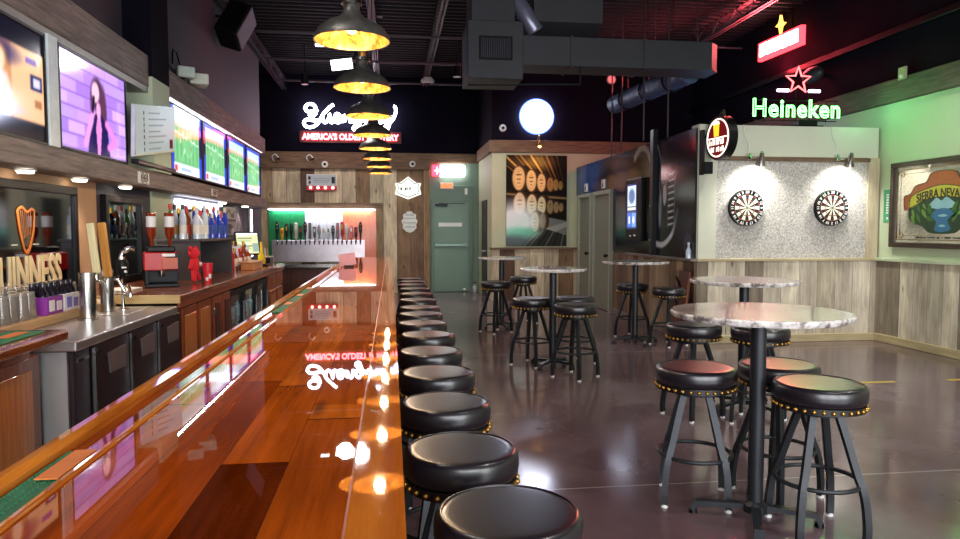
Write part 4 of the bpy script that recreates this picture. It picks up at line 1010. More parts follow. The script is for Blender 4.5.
for (x, y, r, lab) in (
    (1.615, 3.50, -20, 'black nailhead stool with a reddish sheen on the bar side of the big near table'),
    (2.10, 3.52, 20, 'black nailhead stool with an orange sheen behind the column of the near table'),
    (2.03, 3.05, -5, 'black nailhead stool closest to the camera at the near round table'),
    (2.33, 5.10, 20, 'black stool on the bar side of the table behind the near round table'),
    (2.745, 4.86, 50, 'black stool under the dart wall side of the table behind the near one'),
    (1.50, 7.30, 45, 'black stool on the bar side of the middle table'),
    (1.99, 7.35, 20, 'black stool behind another one at the middle table'),
    (1.80, 6.62, 40, 'black stool in front on the dart side of the middle table'),
    (3.25, 9.05, 35, 'black stool behind the column of the table below the jukebox'),
    (3.47, 8.33, 25, 'black stool beside the brown board below the mural'),
    (1.47, 9.70, 30, 'black stool on the bar side of the far table by the exit'),
    (2.05, 10.65, 15, 'black stool behind the far table by the exit')):
    P_((x, y, 0), R(r), lab, G)

# ------------------------------------------------------------------ pub tables
def top_mat():
    t = NT('mottled_resin_top'); v = t.coord(); n1 = t.noise(v, 7, 8, .7); n2 = t.noise(v, 2.2, 4)
    col = t.ramp(n1, [(.3, srgb('6a5c56')), (.45, srgb('a89a92')), (.55, srgb('cfc6be')), (.7, srgb('8a7c76'))])
    col = t.mix(.5, col, t.ramp(n2, [(.35, srgb('94745e')), (.65, srgb('e8dccc'))]), 'MULTIPLY')
    t.principled(col, .22, 0, .6, .06); return t.m
TOPM = top_mat()
def edge_mat():
    t = NT('marbled_edge'); v = t.coord(); n1 = t.noise(v, 16, 6, .7)
    col = t.ramp(n1, [(.38, srgb('6d625f')), (.5, srgb('cfc8c4')), (.62, srgb('f0ece8'))]); t.principled(col, .3); return t.m
EDGM = edge_mat()
def make_table(rad, h):
    t = lthing('pub_table', 'round pub table', 'table')
    b = B(); n = 72; r_ = random.Random(int(rad * 100))
    jit = [r_.uniform(-.004, .003) for _ in range(n)]
    vs = []
    for rr, z in ((rad - .006, h), (rad + .001, h - .008), (rad - .003, h - .024), (rad - .012, h - .032)):
        for k in range(n):
            a = 2 * PI * k / n; q = rr + jit[k] * (1 if z < h else .4); vs.append((q * math.cos(a), q * math.sin(a), z))
    e = B(); e.add(vs, [(i * n + k, i * n + (k + 1) % n, (i + 1) * n + (k + 1) % n, (i + 1) * n + k) for i in range(3) for k in range(n)], True)
    e.add([vs[3 * n + k] for k in range(n)], [tuple(range(n))])
    obj('tabletop', B().add([(v[0], v[1], h) for v in vs[:n]] + [(v[0], v[1], h - .004) for v in vs[:n]], [tuple(range(n))] + [(k, n + k, n + (k + 1) % n, (k + 1) % n) for k in range(n)]), TOPM, t)
    obj('live_edge', e, EDGM, t)
    obj('top_plate', B().box(-.15, .15, -.15, .15, h - .042, h - .033, .003), STM, t)
    obj('column', B().lathe([(.038, .07), (.038, h - .04)], seg=24), STM, t)
    obj('hub', B().lathe([(.06, .045), (.06, .08), (.04, .1), (.0001, .1)], seg=20), STM, t)
    for k in range(4):
        a = k * PI / 2 + PI / 4; ca, sa = math.cos(a), math.sin(a); L = rad * .70
        ft = obj('foot', B().tube([(.03 * ca, .03 * sa, .07), (L * .75 * ca, L * .75 * sa, .06), (L * .95 * ca, L * .95 * sa, .055), (L * ca * 1.02, L * sa * 1.02, .02)], 0, flat=(.026, .045)), STM, t)
        obj('foot_glide', B().lathe([(.0001, 0), (.024, 0), (.02, .022), (.0001, .022)], (L * ca * 1.0, L * sa * 1.0, 0), 12), BLACKP, ft)
    return t
P_ = Placer(make_table(.422, 1.052)); P2 = Placer(make_table(.35, 1.052))
P_((1.80, 3.2, 0), R(20), 'large round pub table with a mottled pale-edged top, nearest the camera'.replace('nearest', 'closest to'), 'round pub tables')
P_((2.82, 5.25, 0), R(70), 'large round pub table just behind the near one, before the dart wall', 'round pub tables')
P2((1.69, 7.13, 0), R(0), 'small round pub table standing alone in the middle of the floor', 'round pub tables')
P_((3.11, 8.56, 0), R(50), 'large round pub table below the jukebox at the mural', 'round pub tables')
P2((1.62, 10.12, 0), R(55), 'small round pub table farther back by the exit and barrel picture', 'round pub tables')

# ------------------------------------------------------------------ pendants over the bar
def shade_in():
    t = NT('gold_leaf'); v = t.coord((1, 1, .6)); n1 = t.noise(v, 22, 6, .7)
    col = t.ramp(n1, [(.36, srgb('5a300e')), (.5, srgb('a86c26')), (.64, srgb('e0b060'))]); t.principled(col, .4, .5); return t.m
SHO = plain('hammered_pewter', '55524e', .42, .6, var=.4, scale=18, bump=.2)
def make_pendant():
    t = lthing('pendant_lamp', 'pendant lamp', 'lamp')
    rs_ = [(.192, 0), (.188, .018), (.165, .055), (.125, .085), (.075, .108), (.05, .128), (.04, .155), (.04, .175)]
    obj('shade', B().lathe(rs_, seg=48, cap=False).lathe([(.192, 0), (.189, -.003), (.184, 0)], seg=48, cap=False), SHO, t)
    obj('shade_lining', B().lathe([(r - .005, z) for r, z in rs_], seg=48, cap=False), shade_in(), t)
    obj('collar', B().lathe([(.042, .172), (.052, .18), (.05, .2), (.03, .205), (.0001, .205)], seg=24), STEEL, t)
    obj('socket', B().lathe([(.022, .2), (.024, .25), (.02, .29), (.008, .30), (.0001, .30)], seg=16), BRASS, t)
    obj('bulb', B().sphere((0, 0, .065), .032, 16, 10).lathe([(.02, .085), (.018, .13)], seg=12), emit('warm_bulb', 'ffc070', 16), t)
    obj('cord', B().cyl((0, 0, .29), (0, 0, 4.95 - 2.40), .004, seg=6), BLACKP, t)
    obj('ceiling_rose', B().lathe([(.055, 2.56), (.055, 2.585), (.0001, 2.585)], seg=16), BLACKM, t)
    return t
P_ = Placer(make_pendant())
for k in range(8):
    y = 3.6 + 1.17 * k
    P_((-.188 + .003 * k, y, 2.40), R(k * 40), f'pewter dome pendant with a gold lining over the bar, {ordn[k]} from the camera', 'pendant lamps over the bar')
    light('pendant_bulb_light', 'POINT', (-.188 + .003 * k, y, 2.415), 15, (1, .76, .48), .035)

# ------------------------------------------------------------------ draft wall
def flag_mat():
    t = NT('tricolour_boards'); tc = t.n('ShaderNodeTexCoord'); sp = t.n('ShaderNodeSeparateXYZ'); t.l(tc.outputs['Object'], sp.inputs[0])
    u = t.math('ADD', t.math('DIVIDE', sp.outputs[0], 2.42), .5)
    col = t.ramp(u, [(0, srgb('0f7a45')), (.335, srgb('dcdae2')), (.68, srgb('dd6a3a'))], 'CONSTANT')
    v = t.coord((14, 14, 1.2)); n1 = t.noise(v, 2, 5)
    col = t.mix(.5, col, t.ramp(n1, [(.3, (.55, .55, .55, 1)), (.7, (1.1, 1.1, 1.1, 1))]), 'MULTIPLY')
    g = t.math('LESS_THAN', t.math('FRACT', t.math('MULTIPLY', u, 15)), .03); col = t.mix(t.math('MULTIPLY', g, .5), col, (.02, .02, .02, 1))
    t.principled(col, .4, 0, .3, .1); return t.m
t = thing('draft_wall', 'green, white and orange draft panel with a row of beer taps on a steel backsplash', 'beer taps', (-1.54, 16.19, .72))
obj('tricolour_panel', B().box(-2.75, -.34, 16.19, 16.22, .72, 1.93), flag_mat(), t)
obj('steel_backsplash', B().box(-2.68, -.60, 16.15, 16.19, .72, 1.22, .004), plain('backsplash_steel', 'bdb6bc', .32, .75, var=.12, scale=4), t)
obj('led_bar', B().box(-2.74, -.36, 16.10, 16.14, 1.905, 1.925), LED, t)
light('draft_led', 'AREA', (-1.55, 16.115, 1.90), 9, (.85, .92, 1), 2.2, rot=(R(25), 0, 0), size_y=.03)
hc = [('141414', .34), ('d9a024', .22), ('18201c', .30), ('1c1c1e', .31), ('b7ad9c', .32), ('3a3438', .26), ('2c1420', .34), ('5a4a52', .32), ('5c5f60', .25), ('8f9398', .28), ('cfd2d8', .24), ('d8dade', .25), ('30343a', .27), ('6a4a56', .32), ('b83a30', .34), ('c8c6c2', .31), ('c43a2e', .27), ('4a2038', .24), ('2a2420', .34)]
for k, (cc, hh) in enumerate(hc):
    x = -2.54 + k * .1025; hh *= 1.25
    f = obj('faucet', B().cyl((x, 16.15, 1.19), (x, 16.08, 1.19), .018, seg=10).tube([(x, 16.09, 1.19), (x, 16.05, 1.18), (x, 16.04, 1.12)], .014, 8).sphere((x, 16.09, 1.19), .026, 10, 8), CHROME, t)
    b = B()
    if k % 3 == 0: b.lathe([(.014, 0), (.02, hh * .35), (.038, hh * .5), (.042, hh * .8), (.02, hh), (.0001, hh)], (x, 16.085, 1.215), 10)
    elif k % 3 == 1: b.box(x - .034, x + .034, 16.07, 16.1, 1.25, 1.215 + hh, .01).cyl((x, 16.085, 1.21), (x, 16.085, 1.26), .01, seg=8)
    else: b.lathe([(.012, 0), (.016, hh * .2), (.034, hh * .3), (.037, hh * .92), (.03, hh), (.0001, hh)], (x, 16.085, 1.215), 10)
    hdl = obj('tap_handle', b, plain('handle_' + cc, cc, .3), f)
    obj('handle_badge', B().box(x - .016, x + .016, 16.048, 16.053, 1.215 + hh * .6, 1.215 + hh * .85), [WHITEP, plain('badge_red', 'b03028', .4), plain('badge_gold', 'd0a848', .4), plain('badge_green', '2c6a44', .4)][k % 4], hdl)

# ------------------------------------------------------------------ signs on the back wall
t = thing('neon_sign', 'white script neon sign over red neon capitals high on the dark back wall', 'neon sign', (-.9, 16.2, 3.5))
L = []
def stroke(pts): L.append(spline([(p[0], 0, p[1]) for p in pts], 5))
# script capital Y, then uengling, written as one running hand
stroke([(-1.09, 4.07), (-1.0, 4.02), (-.93, 4.15), (-.98, 4.31), (-1.10, 4.33), (-1.17, 4.22), (-1.08, 4.13), (-.9, 4.2)])
stroke([(-.56, 4.34), (-.66, 4.24), (-.78, 4.08), (-.86, 3.9), (-.98, 3.75), (-1.13, 3.73), (-1.2, 3.84), (-1.12, 3.93), (-.95, 3.9), (-.8, 3.92)])
def sx(x0, pts): stroke([(x0 + a, 3.86 + c) for a, c in pts])
sx(-.80, [(0, .2), (.0, .08), (.05, .0), (.12, .06), (.16, .22), (.16, .06), (.2, .0), (.24, .05)])                     # u
sx(-.56, [(0, .08), (.1, .12), (.12, .2), (.06, .23), (.02, .12), (.05, .02), (.12, .01), (.18, .08)])                  # e
sx(-.37, [(0, .05), (.03, .21), (.035, .02), (.08, .17), (.14, .22), (.16, .1), (.17, .02), (.22, .05)])                # n
sx(-.14, [(.14, .18), (.06, .22), (0, .12), (.04, .02), (.12, .1), (.15, .22), (.13, -.05), (.07, -.2), (0, -.14), (.1, -.02), (.2, .06)])   # g
sx(.08, [(0, .05), (.05, .25), (.09, .46), (.05, .48), (.03, .3), (.05, .03), (.12, .04)])                              # l
sx(.2, [(0, .05), (.03, .2), (.03, .04), (.08, .03)])                                                                     # i
sx(.28, [(0, .05), (.03, .21), (.035, .02), (.08, .17), (.14, .22), (.16, .1), (.17, .02), (.22, .05)])                 # n
sx(.52, [(.12, .18), (.05, .22), (0, .12), (.04, .02), (.11, .1), (.14, .22), (.12, -.05), (.06, -.2), (0, -.14), (.1, -.02), (.2, .1), (.27, .3), (.26, .44), (.22, .46)])  # g with rising tail
b = B()
for pts in L: b.tube([((p.x * 1.06 - .78) * .97 + .07, 16.06, (p.z - 3.9) * .84 + 3.9) for p in pts], .034, 8)
obj('script_tube', b, NEON_W, t)
b = B(); add_text(b, "AMERICA'S OLDEST BREWERY", .185, (-.89, 16.08, 3.545), 'back', depth=.012, sx=.86, bold=.006, shear=.0)
obj('red_lettering', b, NEON_R, t)
obj('backing_board', B().box(-2.02, .25, 16.10, 16.12, 3.42, 3.68, .004), plain('sign_backing_red', '4a0610', .5), t)
b = B()
for x in (-1.6, -.9, -.2): b.cyl((x, 16.08, 3.9), (x, 16.26, 3.9), .012, seg=6).cyl((x, 16.11, 3.55), (x, 16.26, 3.55), .012, seg=6)
obj('standoff', b, BLACKM, t)

t = thing('beer_board', 'white beer notice board with a red lit strip on the plank wall', 'sign', (-1.55, 16.2, 2.36))
cv = Cv(60, 24, 'd6d2d4'); cv.rect(.05, .14, .55, .85, '5a2028').rect(.06, .13, .15, .42, '2a2024').rect(.84, .95, .2, .8, '2c2a30').rect(.2, .8, .62, .68, '8d888c').rect(.22, .76, .42, .48, '9c979a').rect(.24, .7, .24, .3, '8d888c')
obj('board', B().box(-1.89, -1.22, 16.16, 16.22, 2.45, 2.71, .005), WHITEP, t)
picture('printed_face', cv, .65, .24, Matrix.Translation((-1.555, 16.158, 2.58)) @ ROT['back'], attr_emit('notice_lit', .35), t)
obj('red_strip', B().box(-1.89, -1.22, 16.15, 16.22, 2.35, 2.45, .005), plain('strip_red', 'a01020', .4), t)
for k in range(4): obj('lamp', B().sphere((-1.80 + k * .165, 16.14, 2.41), .03, 12, 8), emit('strip_lamp', 'ff9a90', 9), t)

def hexframe(cx, cz, w, h):
    return [(cx - w, cz - h * .55), (cx - w * .55, cz - h * .75), (cx, cz - h), (cx + w * .55, cz - h * .75), (cx + w, cz - h * .55), (cx + w * .88, cz + .0), (cx + w, cz + h * .4), (cx + w * .62, cz + h * .45), (cx, cz + h), (cx - w * .62, cz + h * .45), (cx - w, cz + h * .4), (cx - w * .88, cz)]
t = thing('beer_badge_sign', 'glowing white badge-shaped sign with gold lettering on the plank wall', 'sign', (.4, 16.2, 2.16))
obj('lit_panel', B().prism(hexframe(.40, 2.42, .30, .26), 16.15, 16.22), emit('badge_white', 'fffff4', 1.15), t)
b = B(); pts = hexframe(.40, 2.42, .25, .215); b.tube([(x, 16.145, z) for x, z in pts], .012, 5, True); obj('badge_outline', b, plain('badge_grey', '5c5c56', .5), t)
b = B(); marks(b, .36, .085, 7, Matrix.Translation((.40, 16.147, 2.40)) @ ROT['back'], .003, 4); obj('badge_lettering', b, plain('badge_olive', '5c5c10', .5), t)
b = B().box(.30, .5, 16.14, 16.147, 2.32, 2.33).box(.24, .33, 16.14, 16.147, 2.465, 2.475).box(.46, .56, 16.14, 16.147, 2.465, 2.475); obj('badge_line', b, plain('badge_grey', '5c5c56', .5), t)
t = thing('metal_shield_sign', 'pale embossed shield plaque on the plank wall below the glowing badge', 'sign', (.43, 16.2, 1.4))
poly = [(.43 + .19 * a, 1.64 + .24 * c) for a, c in ((-.35, .85), (-.3, 1.0), (.3, 1), (.35, .85), (.8, .7), (.75, .3), (1, .1), (.8, -.3), (.85, -.6), (.4, -.95), (0, -1.05), (-.4, -.95), (-.85, -.6), (-.8, -.3), (-1, .1), (-.75, .3), (-.8, .7))]
obj('plate', B().prism(poly, 16.19, 16.22), plain('pale_tin', 'bcbcb4', .4, .2), t)
b = B()
for z, w in ((1.78, .1), (1.7, .13), (1.6, .14), (1.5, .12)): b.box(.43 - w, .43 + w, 16.182, 16.192, z, z + .035, .004)
obj('embossing', b, plain('tin_relief', '9a9c98', .4, .2), t)
t = thing('lit_beer_sign', 'bright white lit sign with a red edge above the green exit door', 'sign', (1.4, 16.2, 2.7))
obj('light_box', B().box(1.14, 1.71, 16.12, 16.22, 2.69, 2.95, .01), emit('lightbox_white', 'fffdfa', 9), t)
obj('red_end', B().box(.96, 1.14, 16.12, 16.22, 2.70, 2.95, .01), emit('lightbox_red', 'ff3348', 5), t)
b = B(); st = [(1.07 + (.075 if k % 2 == 0 else .03) * math.sin(k * PI / 4), 2.82 + (.1 if k % 2 == 0 else .03) * math.cos(k * PI / 4)) for k in range(8)]
b.prism(st, 16.10, 16.118); obj('star', b, emit('star_white', 'fff0ee', 4), t)
t = thing('exit_sign', 'small EXIT sign with orange letters above the green door', 'exit sign', (1.3, 16.2, 2.4))
obj('housing', B().box(1.14, 1.45, 16.17, 16.22, 2.40, 2.55, .006), plain('exit_housing', 'd8c0a8', .4), t)
b = B(); add_text(b, 'EXIT', .125, (1.295, 16.165, 2.475), 'back', depth=.003, sx=1.0, bold=.003); obj('letters', b, emit('exit_orange', 'ff6a30', 2.2), t)
t = thing('conduit', 'thin metal conduit running down the green wall beside the exit door', 'conduit')
obj('pipe', B().tube([(1.46, 16.2, 2.47), (1.9, 16.2, 2.47), (1.93, 16.2, 2.44), (1.93, 16.2, .75)], .012, 6), WALLG, t)
obj('alarm_box', B().box(1.72, 1.78, 16.18, 16.219, 2.28, 2.42, .004), WHITEP, t)
t = thing('extinguisher', 'small silver canister on the floor beside the exit door', 'canister', (1.94, 16.0, 0))
obj('canister', B().lathe([(.0001, 0), (.07, 0), (.075, .02), (.075, .13), (.05, .17), (.02, .19), (.02, .22), (.0001, .22)], (1.93, 16.0, 0), 16), plain('silver_can', 'a9adaf', .35, .5), t)
obj('valve', B().box(1.90, 1.96, 15.98, 16.02, .21, .25, .005), BLACKM, t)

def cam_dome(x, y, z, lab, facing=-1):
    t = thing('security_camera', lab, 'camera', (x, y, z))
    obj('housing', B().lathe([(.0001, .0), (.07, .0), (.075, .03), (.06, .06), (.0001, .065)], M=Matrix.Translation((x, y, z)) @ Matrix.Rotation(R(90), 4, 'X'), seg=20), WHITEP, t)
    obj('lens', B().sphere((x, y - .06, z), .032, 12, 8), BLACKP, t)
cam_dome(-1.47, 16.1, 2.93, 'white dome camera on the timber band above the beer notice board')
cam_dome(.50, 16.1, 2.96, 'white dome camera on the timber band above the glowing badge sign')
cam_dome(2.28, 14.15, 3.53, 'white dome camera on the dark wall beside the round blue light')
for x, n in ((-2.6, 'first'), (-1.85, 'second'), (-.62, 'third')):
    t = thing('gooseneck_lamp', f'small curved gooseneck lamp on the timber band, {n} from the corner of the bar', 'lamp', (x, 16.1, 3.0))
    obj('arm', B().tube(spline([(x, 16.15, 3.0), (x - .02, 16.05, 3.09), (x + .06, 15.98, 3.13), (x + .13, 15.98, 3.06)], 6), .014, 6), BRASS if n == 'third' else WHITEP, t)
    obj('cap', B().lathe([(.05, 0), (.02, .05), (.0001, .05)], (x + .13, 15.98, 3.01), 12), BLACKM, t)

# ------------------------------------------------------------------ alcove: barrel picture, round light, notices
cv = Cv(128, 188, '120d0a')
def cask(cx, cy, rx, ry, head, dim):
    # cask seen end-on with its body running back to the right
    cv.ell(cx + rx * .9, cy + .004, rx * 1.15, ry * .98, '241810', 1, .12).ell(cx + rx * .35, cy, rx * 1.05, ry * 1.02, '3a2617', 1, .08)
    cv.ell(cx, cy, rx, ry, '6b4a2a', 1, .05).ell(cx, cy, rx * .88, ry * .9, head, 1, .08).ell(cx, cy, rx * .7, ry * .72, dim, .45, .05).ell(cx, cy, rx * .64, ry * .66, head, 1, .05)
    cv.rect(cx - rx * .38, cx + rx * .38, cy + ry * .22, cy + ry * .34, '5a3c1c', .9).rect(cx - rx * .3, cx + rx * .3, cy - ry * .12, cy - ry * .02, '5a3c1c', .8).rect(cx - rx * .24, cx + rx * .24, cy - ry * .4, cy - ry * .32, '5a3c1c', .6).line([(cx - rx * .1, cy + ry * .5), (cx + rx * .1, cy + ry * .5)], .006, '5a3c1c', .7)
for k in range(16): cv.line([(-.2 + .085 * k, 1.0), (.34 + .05 * k, .70)], .007 + .004 * (k % 3), ['a87430', '4a3014', 'd8a04c', '2c1c0c', '7a5424'][k % 5], .95)
cv.ell(.5, .93, .35, .08, 'f0bc60', .35, 1).rect(.8, 1, .58, 1, '0d0a08', .7, .15)
cv.line([(0, .575), (.6, .545), (1, .53)], .016, '8a6c42').line([(0, .60), (.6, .565), (1, .545)], .008, '2a1c10')
for cx, cy, rx, ry in ((.205, .745, .11, .14), (.41, .72, .09, .125), (.575, .70, .075, .105), (.72, .68, .055, .08), (.81, .675, .045, .065), (.89, .67, .035, .05)): cask(cx, cy, rx, ry, 'e2bc80' if cx < .65 else '9a7440', '8a6030')
for cx, cy, rx, ry in ((.22, .47, .105, .13), (.42, .46, .09, .12), (.58, .45, .075, .105), (.72, .435, .055, .08), (.82, .43, .045, .065), (.9, .43, .035, .05)): cask(cx, cy, rx, ry, 'dccba2' if cx < .65 else '8a7656', '94764a')
cv.poly([(0, 0), (0, .16), (.6, .33), (1, .28), (1, 0)], '6c6c66').poly([(.45, .16), (1, .27), (1, .22), (.6, .1)], '8f8f88').poly([(.3, 0), (.62, .2), (1, .12), (1, 0)], '24231f', .9)
for k in range(7): cv.line([(.25 + .13 * k, 0), (.52 + .085 * k, .19 - .01 * k)], .006, '8a8a80' if k % 2 else '0c0c0b', .8)
cask(.47, .27, .075, .12, 'cdbf9c', '84704c'); cask(.60, .28, .05, .09, '7c6a4c', '5a4a30')
cv.ell(.16, .28, .38, .2, 'eef6f4', .95, .9).ell(.24, .15, .26, .06, '58c49c', .65, .9).ell(.12, .05, .3, .07, '3c4a52', .6, .9).blur(1)  # whitish and teal glow: light reflected in the glass, painted into the print
t = thing('wall_picture', 'tall colour photograph of stacked whisky barrels on the pale alcove wall', 'picture', (2.98, 14.08, 1.117))
obj('backing', B().box(2.344, 3.615, 14.06, 14.1, 1.117, 2.98, .003), BLACKP, t)
picture('print', cv, 1.271, 1.863, Matrix.Translation((2.98, 14.058, 2.048)) @ ROT['back'], attr_paint('barrel_print', .6, .0, spec=.1), t)
t = thing('round_light_sign', 'round blue-white glowing sign on the dark wall above the barrel picture', 'light sign', (2.97, 14.1, 3.42))
obj('lit_disc', B().cyl((2.97, 14.13, 3.765), (2.97, 14.03, 3.765), .33, seg=48), emit('disc_white', 'e6ecff', 16), t)
obj('blue_rim', B().tube([(2.97 + .34 * math.cos(a), 14.06, 3.765 + .34 * math.sin(a)) for a in np.linspace(0, 2 * PI, 48, endpoint=False)], .022, 8, True), emit('rim_blue', '4a6cff', 5), t)
t = thing('picture_lamp', 'small brass picture lamp glowing above the barrel picture', 'lamp', (2.99, 14.0, 3.05))
obj('arm', B().tube(spline([(2.99, 14.06, 3.3), (2.99, 13.9, 3.36), (2.99, 13.85, 3.25)], 6), .012, 6), BRASS, t)
obj('head', B().lathe([(.06, 0), (.03, .07), (.012, .1), (.0001, .1)], (2.99, 13.85, 3.14), 16), BRASS, t)
obj('bulb', B().sphere((2.99, 13.85, 3.14), .03, 10, 8), emit('warm_bulb', 'ffc070', 16), t)
light('picture_lamp_bulb', 'SPOT', (2.99, 13.84, 3.1), 9, (1, .72, .4), .03, target=(2.95, 14.2, 1.9), spot=95, blend=.8)
t = thing('strobe', 'small round red-lit strobe on the dark wall below the big duct', 'alarm', (4.56, 14.1, 4.5))
obj('base', B().cyl((4.56, 14.15, 4.57), (4.56, 14.11, 4.57), .1, seg=20), plain('strobe_pink', 'd88080', .4), t)
obj('lens', B().sphere((4.56, 14.11, 4.57), .08, 12, 8, (1, .5, 1)), emit('reflected_red_glow', 'ff7a7a', .8), t)

# ------------------------------------------------------------------ mural partition
cm = Cv(150, 150, '0c0e14')
cm.ell(.5, .8, .5, .3, '1f2638', .7, 1).ell(.1, .3, .3, .4, '1a2030', .6, 1)
for k in range(18): cm.line([(.36, .24 + .026 * k), (.50, .25 + .026 * k)], .011, 'e4e8ee' if k % 2 else '1a1c20')
cm.line([(.51, .25), (.53, .70)], .016, '8a8e96').line([(.35, .24), (.33, .70)], .012, '5a5e66')
cm.line(spline([(.1, .12), (.3, .18), (.5, .3), (.58, .45)], 8) and [(p.x, p.y) for p in spline([(.04, .1, 0), (.25, .1, 0), (.48, .2, 0), (.6, .38, 0)], 8)], .034, 'd2d8e2').line([(p.x, p.y) for p in spline([(.05, .95, 0), (.15, .8, 0), (.12, .6, 0), (.2, .45, 0)], 8)], .016, '8d95a4')
cm.ell(.26, .52, .08, .14, '2b303a', 1, .2).ell(.26, .52, .05, .09, 'd0d6e0', .9, .3).ell(.14, .4, .04, .16, 'b0b8c4', .9, .4).ell(.75, .3, .22, .3, '232a3c', .9, .8).ell(.85, .12, .1, .1, '4a5468', .7, .6)
cm.line([(.6, .75), (.98, .72)], .02, '48526a', .5).line([(.62, .12), (.95, .3)], .03, '2a3244', .8).blur(1).speckle(.025, 5)
def mural_mat():
    t = NT('mural_print'); at = t.n('ShaderNodeAttribute', attribute_name='Col'); v = t.coord(); n1 = t.noise(v, 60, 3, .6)
    t.principled(at.outputs['Color'],   .1, 0, spec=.3, bump=n1, bump_s=.04, bump_d=.01); return t.m
MURAL = mural_mat()
t = thing('wall_mural', 'glossy dark mural panel of chrome engine parts on the partition nearest the dartboards'.replace('nearest', 'next to'), 'mural', (3.84, 9.1, 1.09))
obj('panel', B().box(3.825, 3.85, 8.40, 9.73, 1.09, 2.735), BLACKP, t)
picture('print', cm, 1.33, 1.645, Matrix.Translation((3.823, 9.065, 1.9125)) @ ROT['right'], MURAL, t)
cm = Cv(170, 90, '10121a'); cm.ell(.75, .75, .4, .35, '2a2420', .8, 1).ell(.2, .8, .3, .35, '24345e', .8, 1).ell(.62, .62, .22, .3, '4a3828', .6, .9)
cm.line([(p.x, p.y) for p in spline([(.55, .9, 0), (.7, .98, 0), (.85, .92, 0), (.95, .75, 0)], 8)], .05, '9a9488').line([(.3, .9), (.62, .5)], .06, '3a3a40', .7).line([(.6, .35), (.95, .42)], .05, '23262e').ell(.9, .3, .06, .14, '6a665e', .6, .5).blur(1).speckle(.03, 8)
t = thing('wall_mural', 'glossy dark mural panel around the jukebox and over the restroom doors', 'mural', (3.84, 12, 1.09))
obj('panel', B().box(3.825, 3.85, 9.77, 11.66, 1.09, 2.735).box(3.825, 3.85, 11.66, 14.08, 2.17, 2.735), BLACKP, t)
picture('print', cm, 1.89, 1.645, Matrix.Translation((3.823, 10.715, 1.9125)) @ ROT['right'], MURAL, t)
cu = Cv(120, 30, '20304f'); cu.ell(.3, .5, .4, .6, '2f4a86', .8, 1).ell(.85, .4, .2, .5, '15181f', .8, 1).ell(.5, .7, .3, .3, '6a7890', .3, 1).speckle(.03, 2)
picture('upper_print', cu, 2.42, .565, Matrix.Translation((3.823, 12.87, 2.4525)) @ ROT['right'], MURAL, t)
t = thing('post', 'slim black post dividing the mural panels beside the jukebox', 'post', (3.81, 9.75, 1.09))
obj('post_bar', B().box(3.76, 3.83, 9.68, 9.80, 1.086, 2.9, .004), BLACKM, t)
obj('bolt', B().cyl((3.76, 9.74, 1.8), (3.745, 9.74, 1.8), .02, seg=10), CHROME, t)
obj('bolt', B().cyl((3.76, 9.74, 1.3), (3.745, 9.74, 1.3), .02, seg=10), CHROME, t)
t = thing('jukebox', 'black wall-mounted touchscreen jukebox with a bright blue screen on the mural', 'jukebox', (3.7, 10.2, 1.2))
obj('cabinet', B().box(3.75, 3.822, 10.12, 10.82, 1.28, 2.25, .012, seg=2), BLACKP, t)
cv = Cv(44, 84, '1a2a6a'); cv.rect(.08, .92, .5, .95, 'cfe0f4').ell(.5, .72, .3, .16, '4a5a8a', .8, .4).rect(.1, .9, .42, .48, 'e8e0d0').rect(.08, .45, .05, .36, '3a6ad8').rect(.52, .92, .05, .36, '6a9af0').rect(.2, .35, .12, .28, 'f0f4ff').ell(.7, .2, .1, .08, 'f0f4ff', 1, .3)
picture('touchscreen', cv, .44, .70, Matrix.Translation((3.747, 10.52, 1.82)) @ ROT['right'], SCREEN, t)
obj('control_knob', B().sphere((3.745, 10.35, 1.36), .03, 12, 8), CHROME, t); obj('control_knob', B().sphere((3.745, 10.55, 1.36), .022, 12, 8), CHROME, t)
t = thing('glass_bottle', 'clear glass bottle standing on the ledge at the end of the mural', 'bottle', (3.79, 8.5, 1.086))
obj('glass', B().lathe([(.0001, 0), (.036, 0), (.036, .1), (.015, .14), (.014, .19), (.0001, .19)], (3.795, 8.5, 1.086), 16), plain('pale_bottle', 'c4d2e0', .1, 0, .5), t)
obj('cap', B().lathe([(.016, .185), (.016, .205), (.0001, .205)], (3.795, 8.5, 1.086), 12), WHITEP, t)
t = thing('game_board', 'brown wooden board leaning below the mural ledge with a black strap', 'board', (3.72, 8.55, 0))
M = Matrix.Translation((3.70, 8.62, 0)) @ Matrix.Rotation(R(7), 4, 'Y')
obj('panel', B().box(-.02, .02, -.16, .16, .01, .92, .005, M), wood('game_board_brown', '5a2a12', '8a4620', 'Z', .45), t)
obj('strap', B().tube([M @ Vector(p) for p in ((-.03, .2, .82), (-.03, .0, .68), (-.03, .16, .56), (-.03, .02, .4))], 0, flat=(.045, .012)), BLACKP, t)

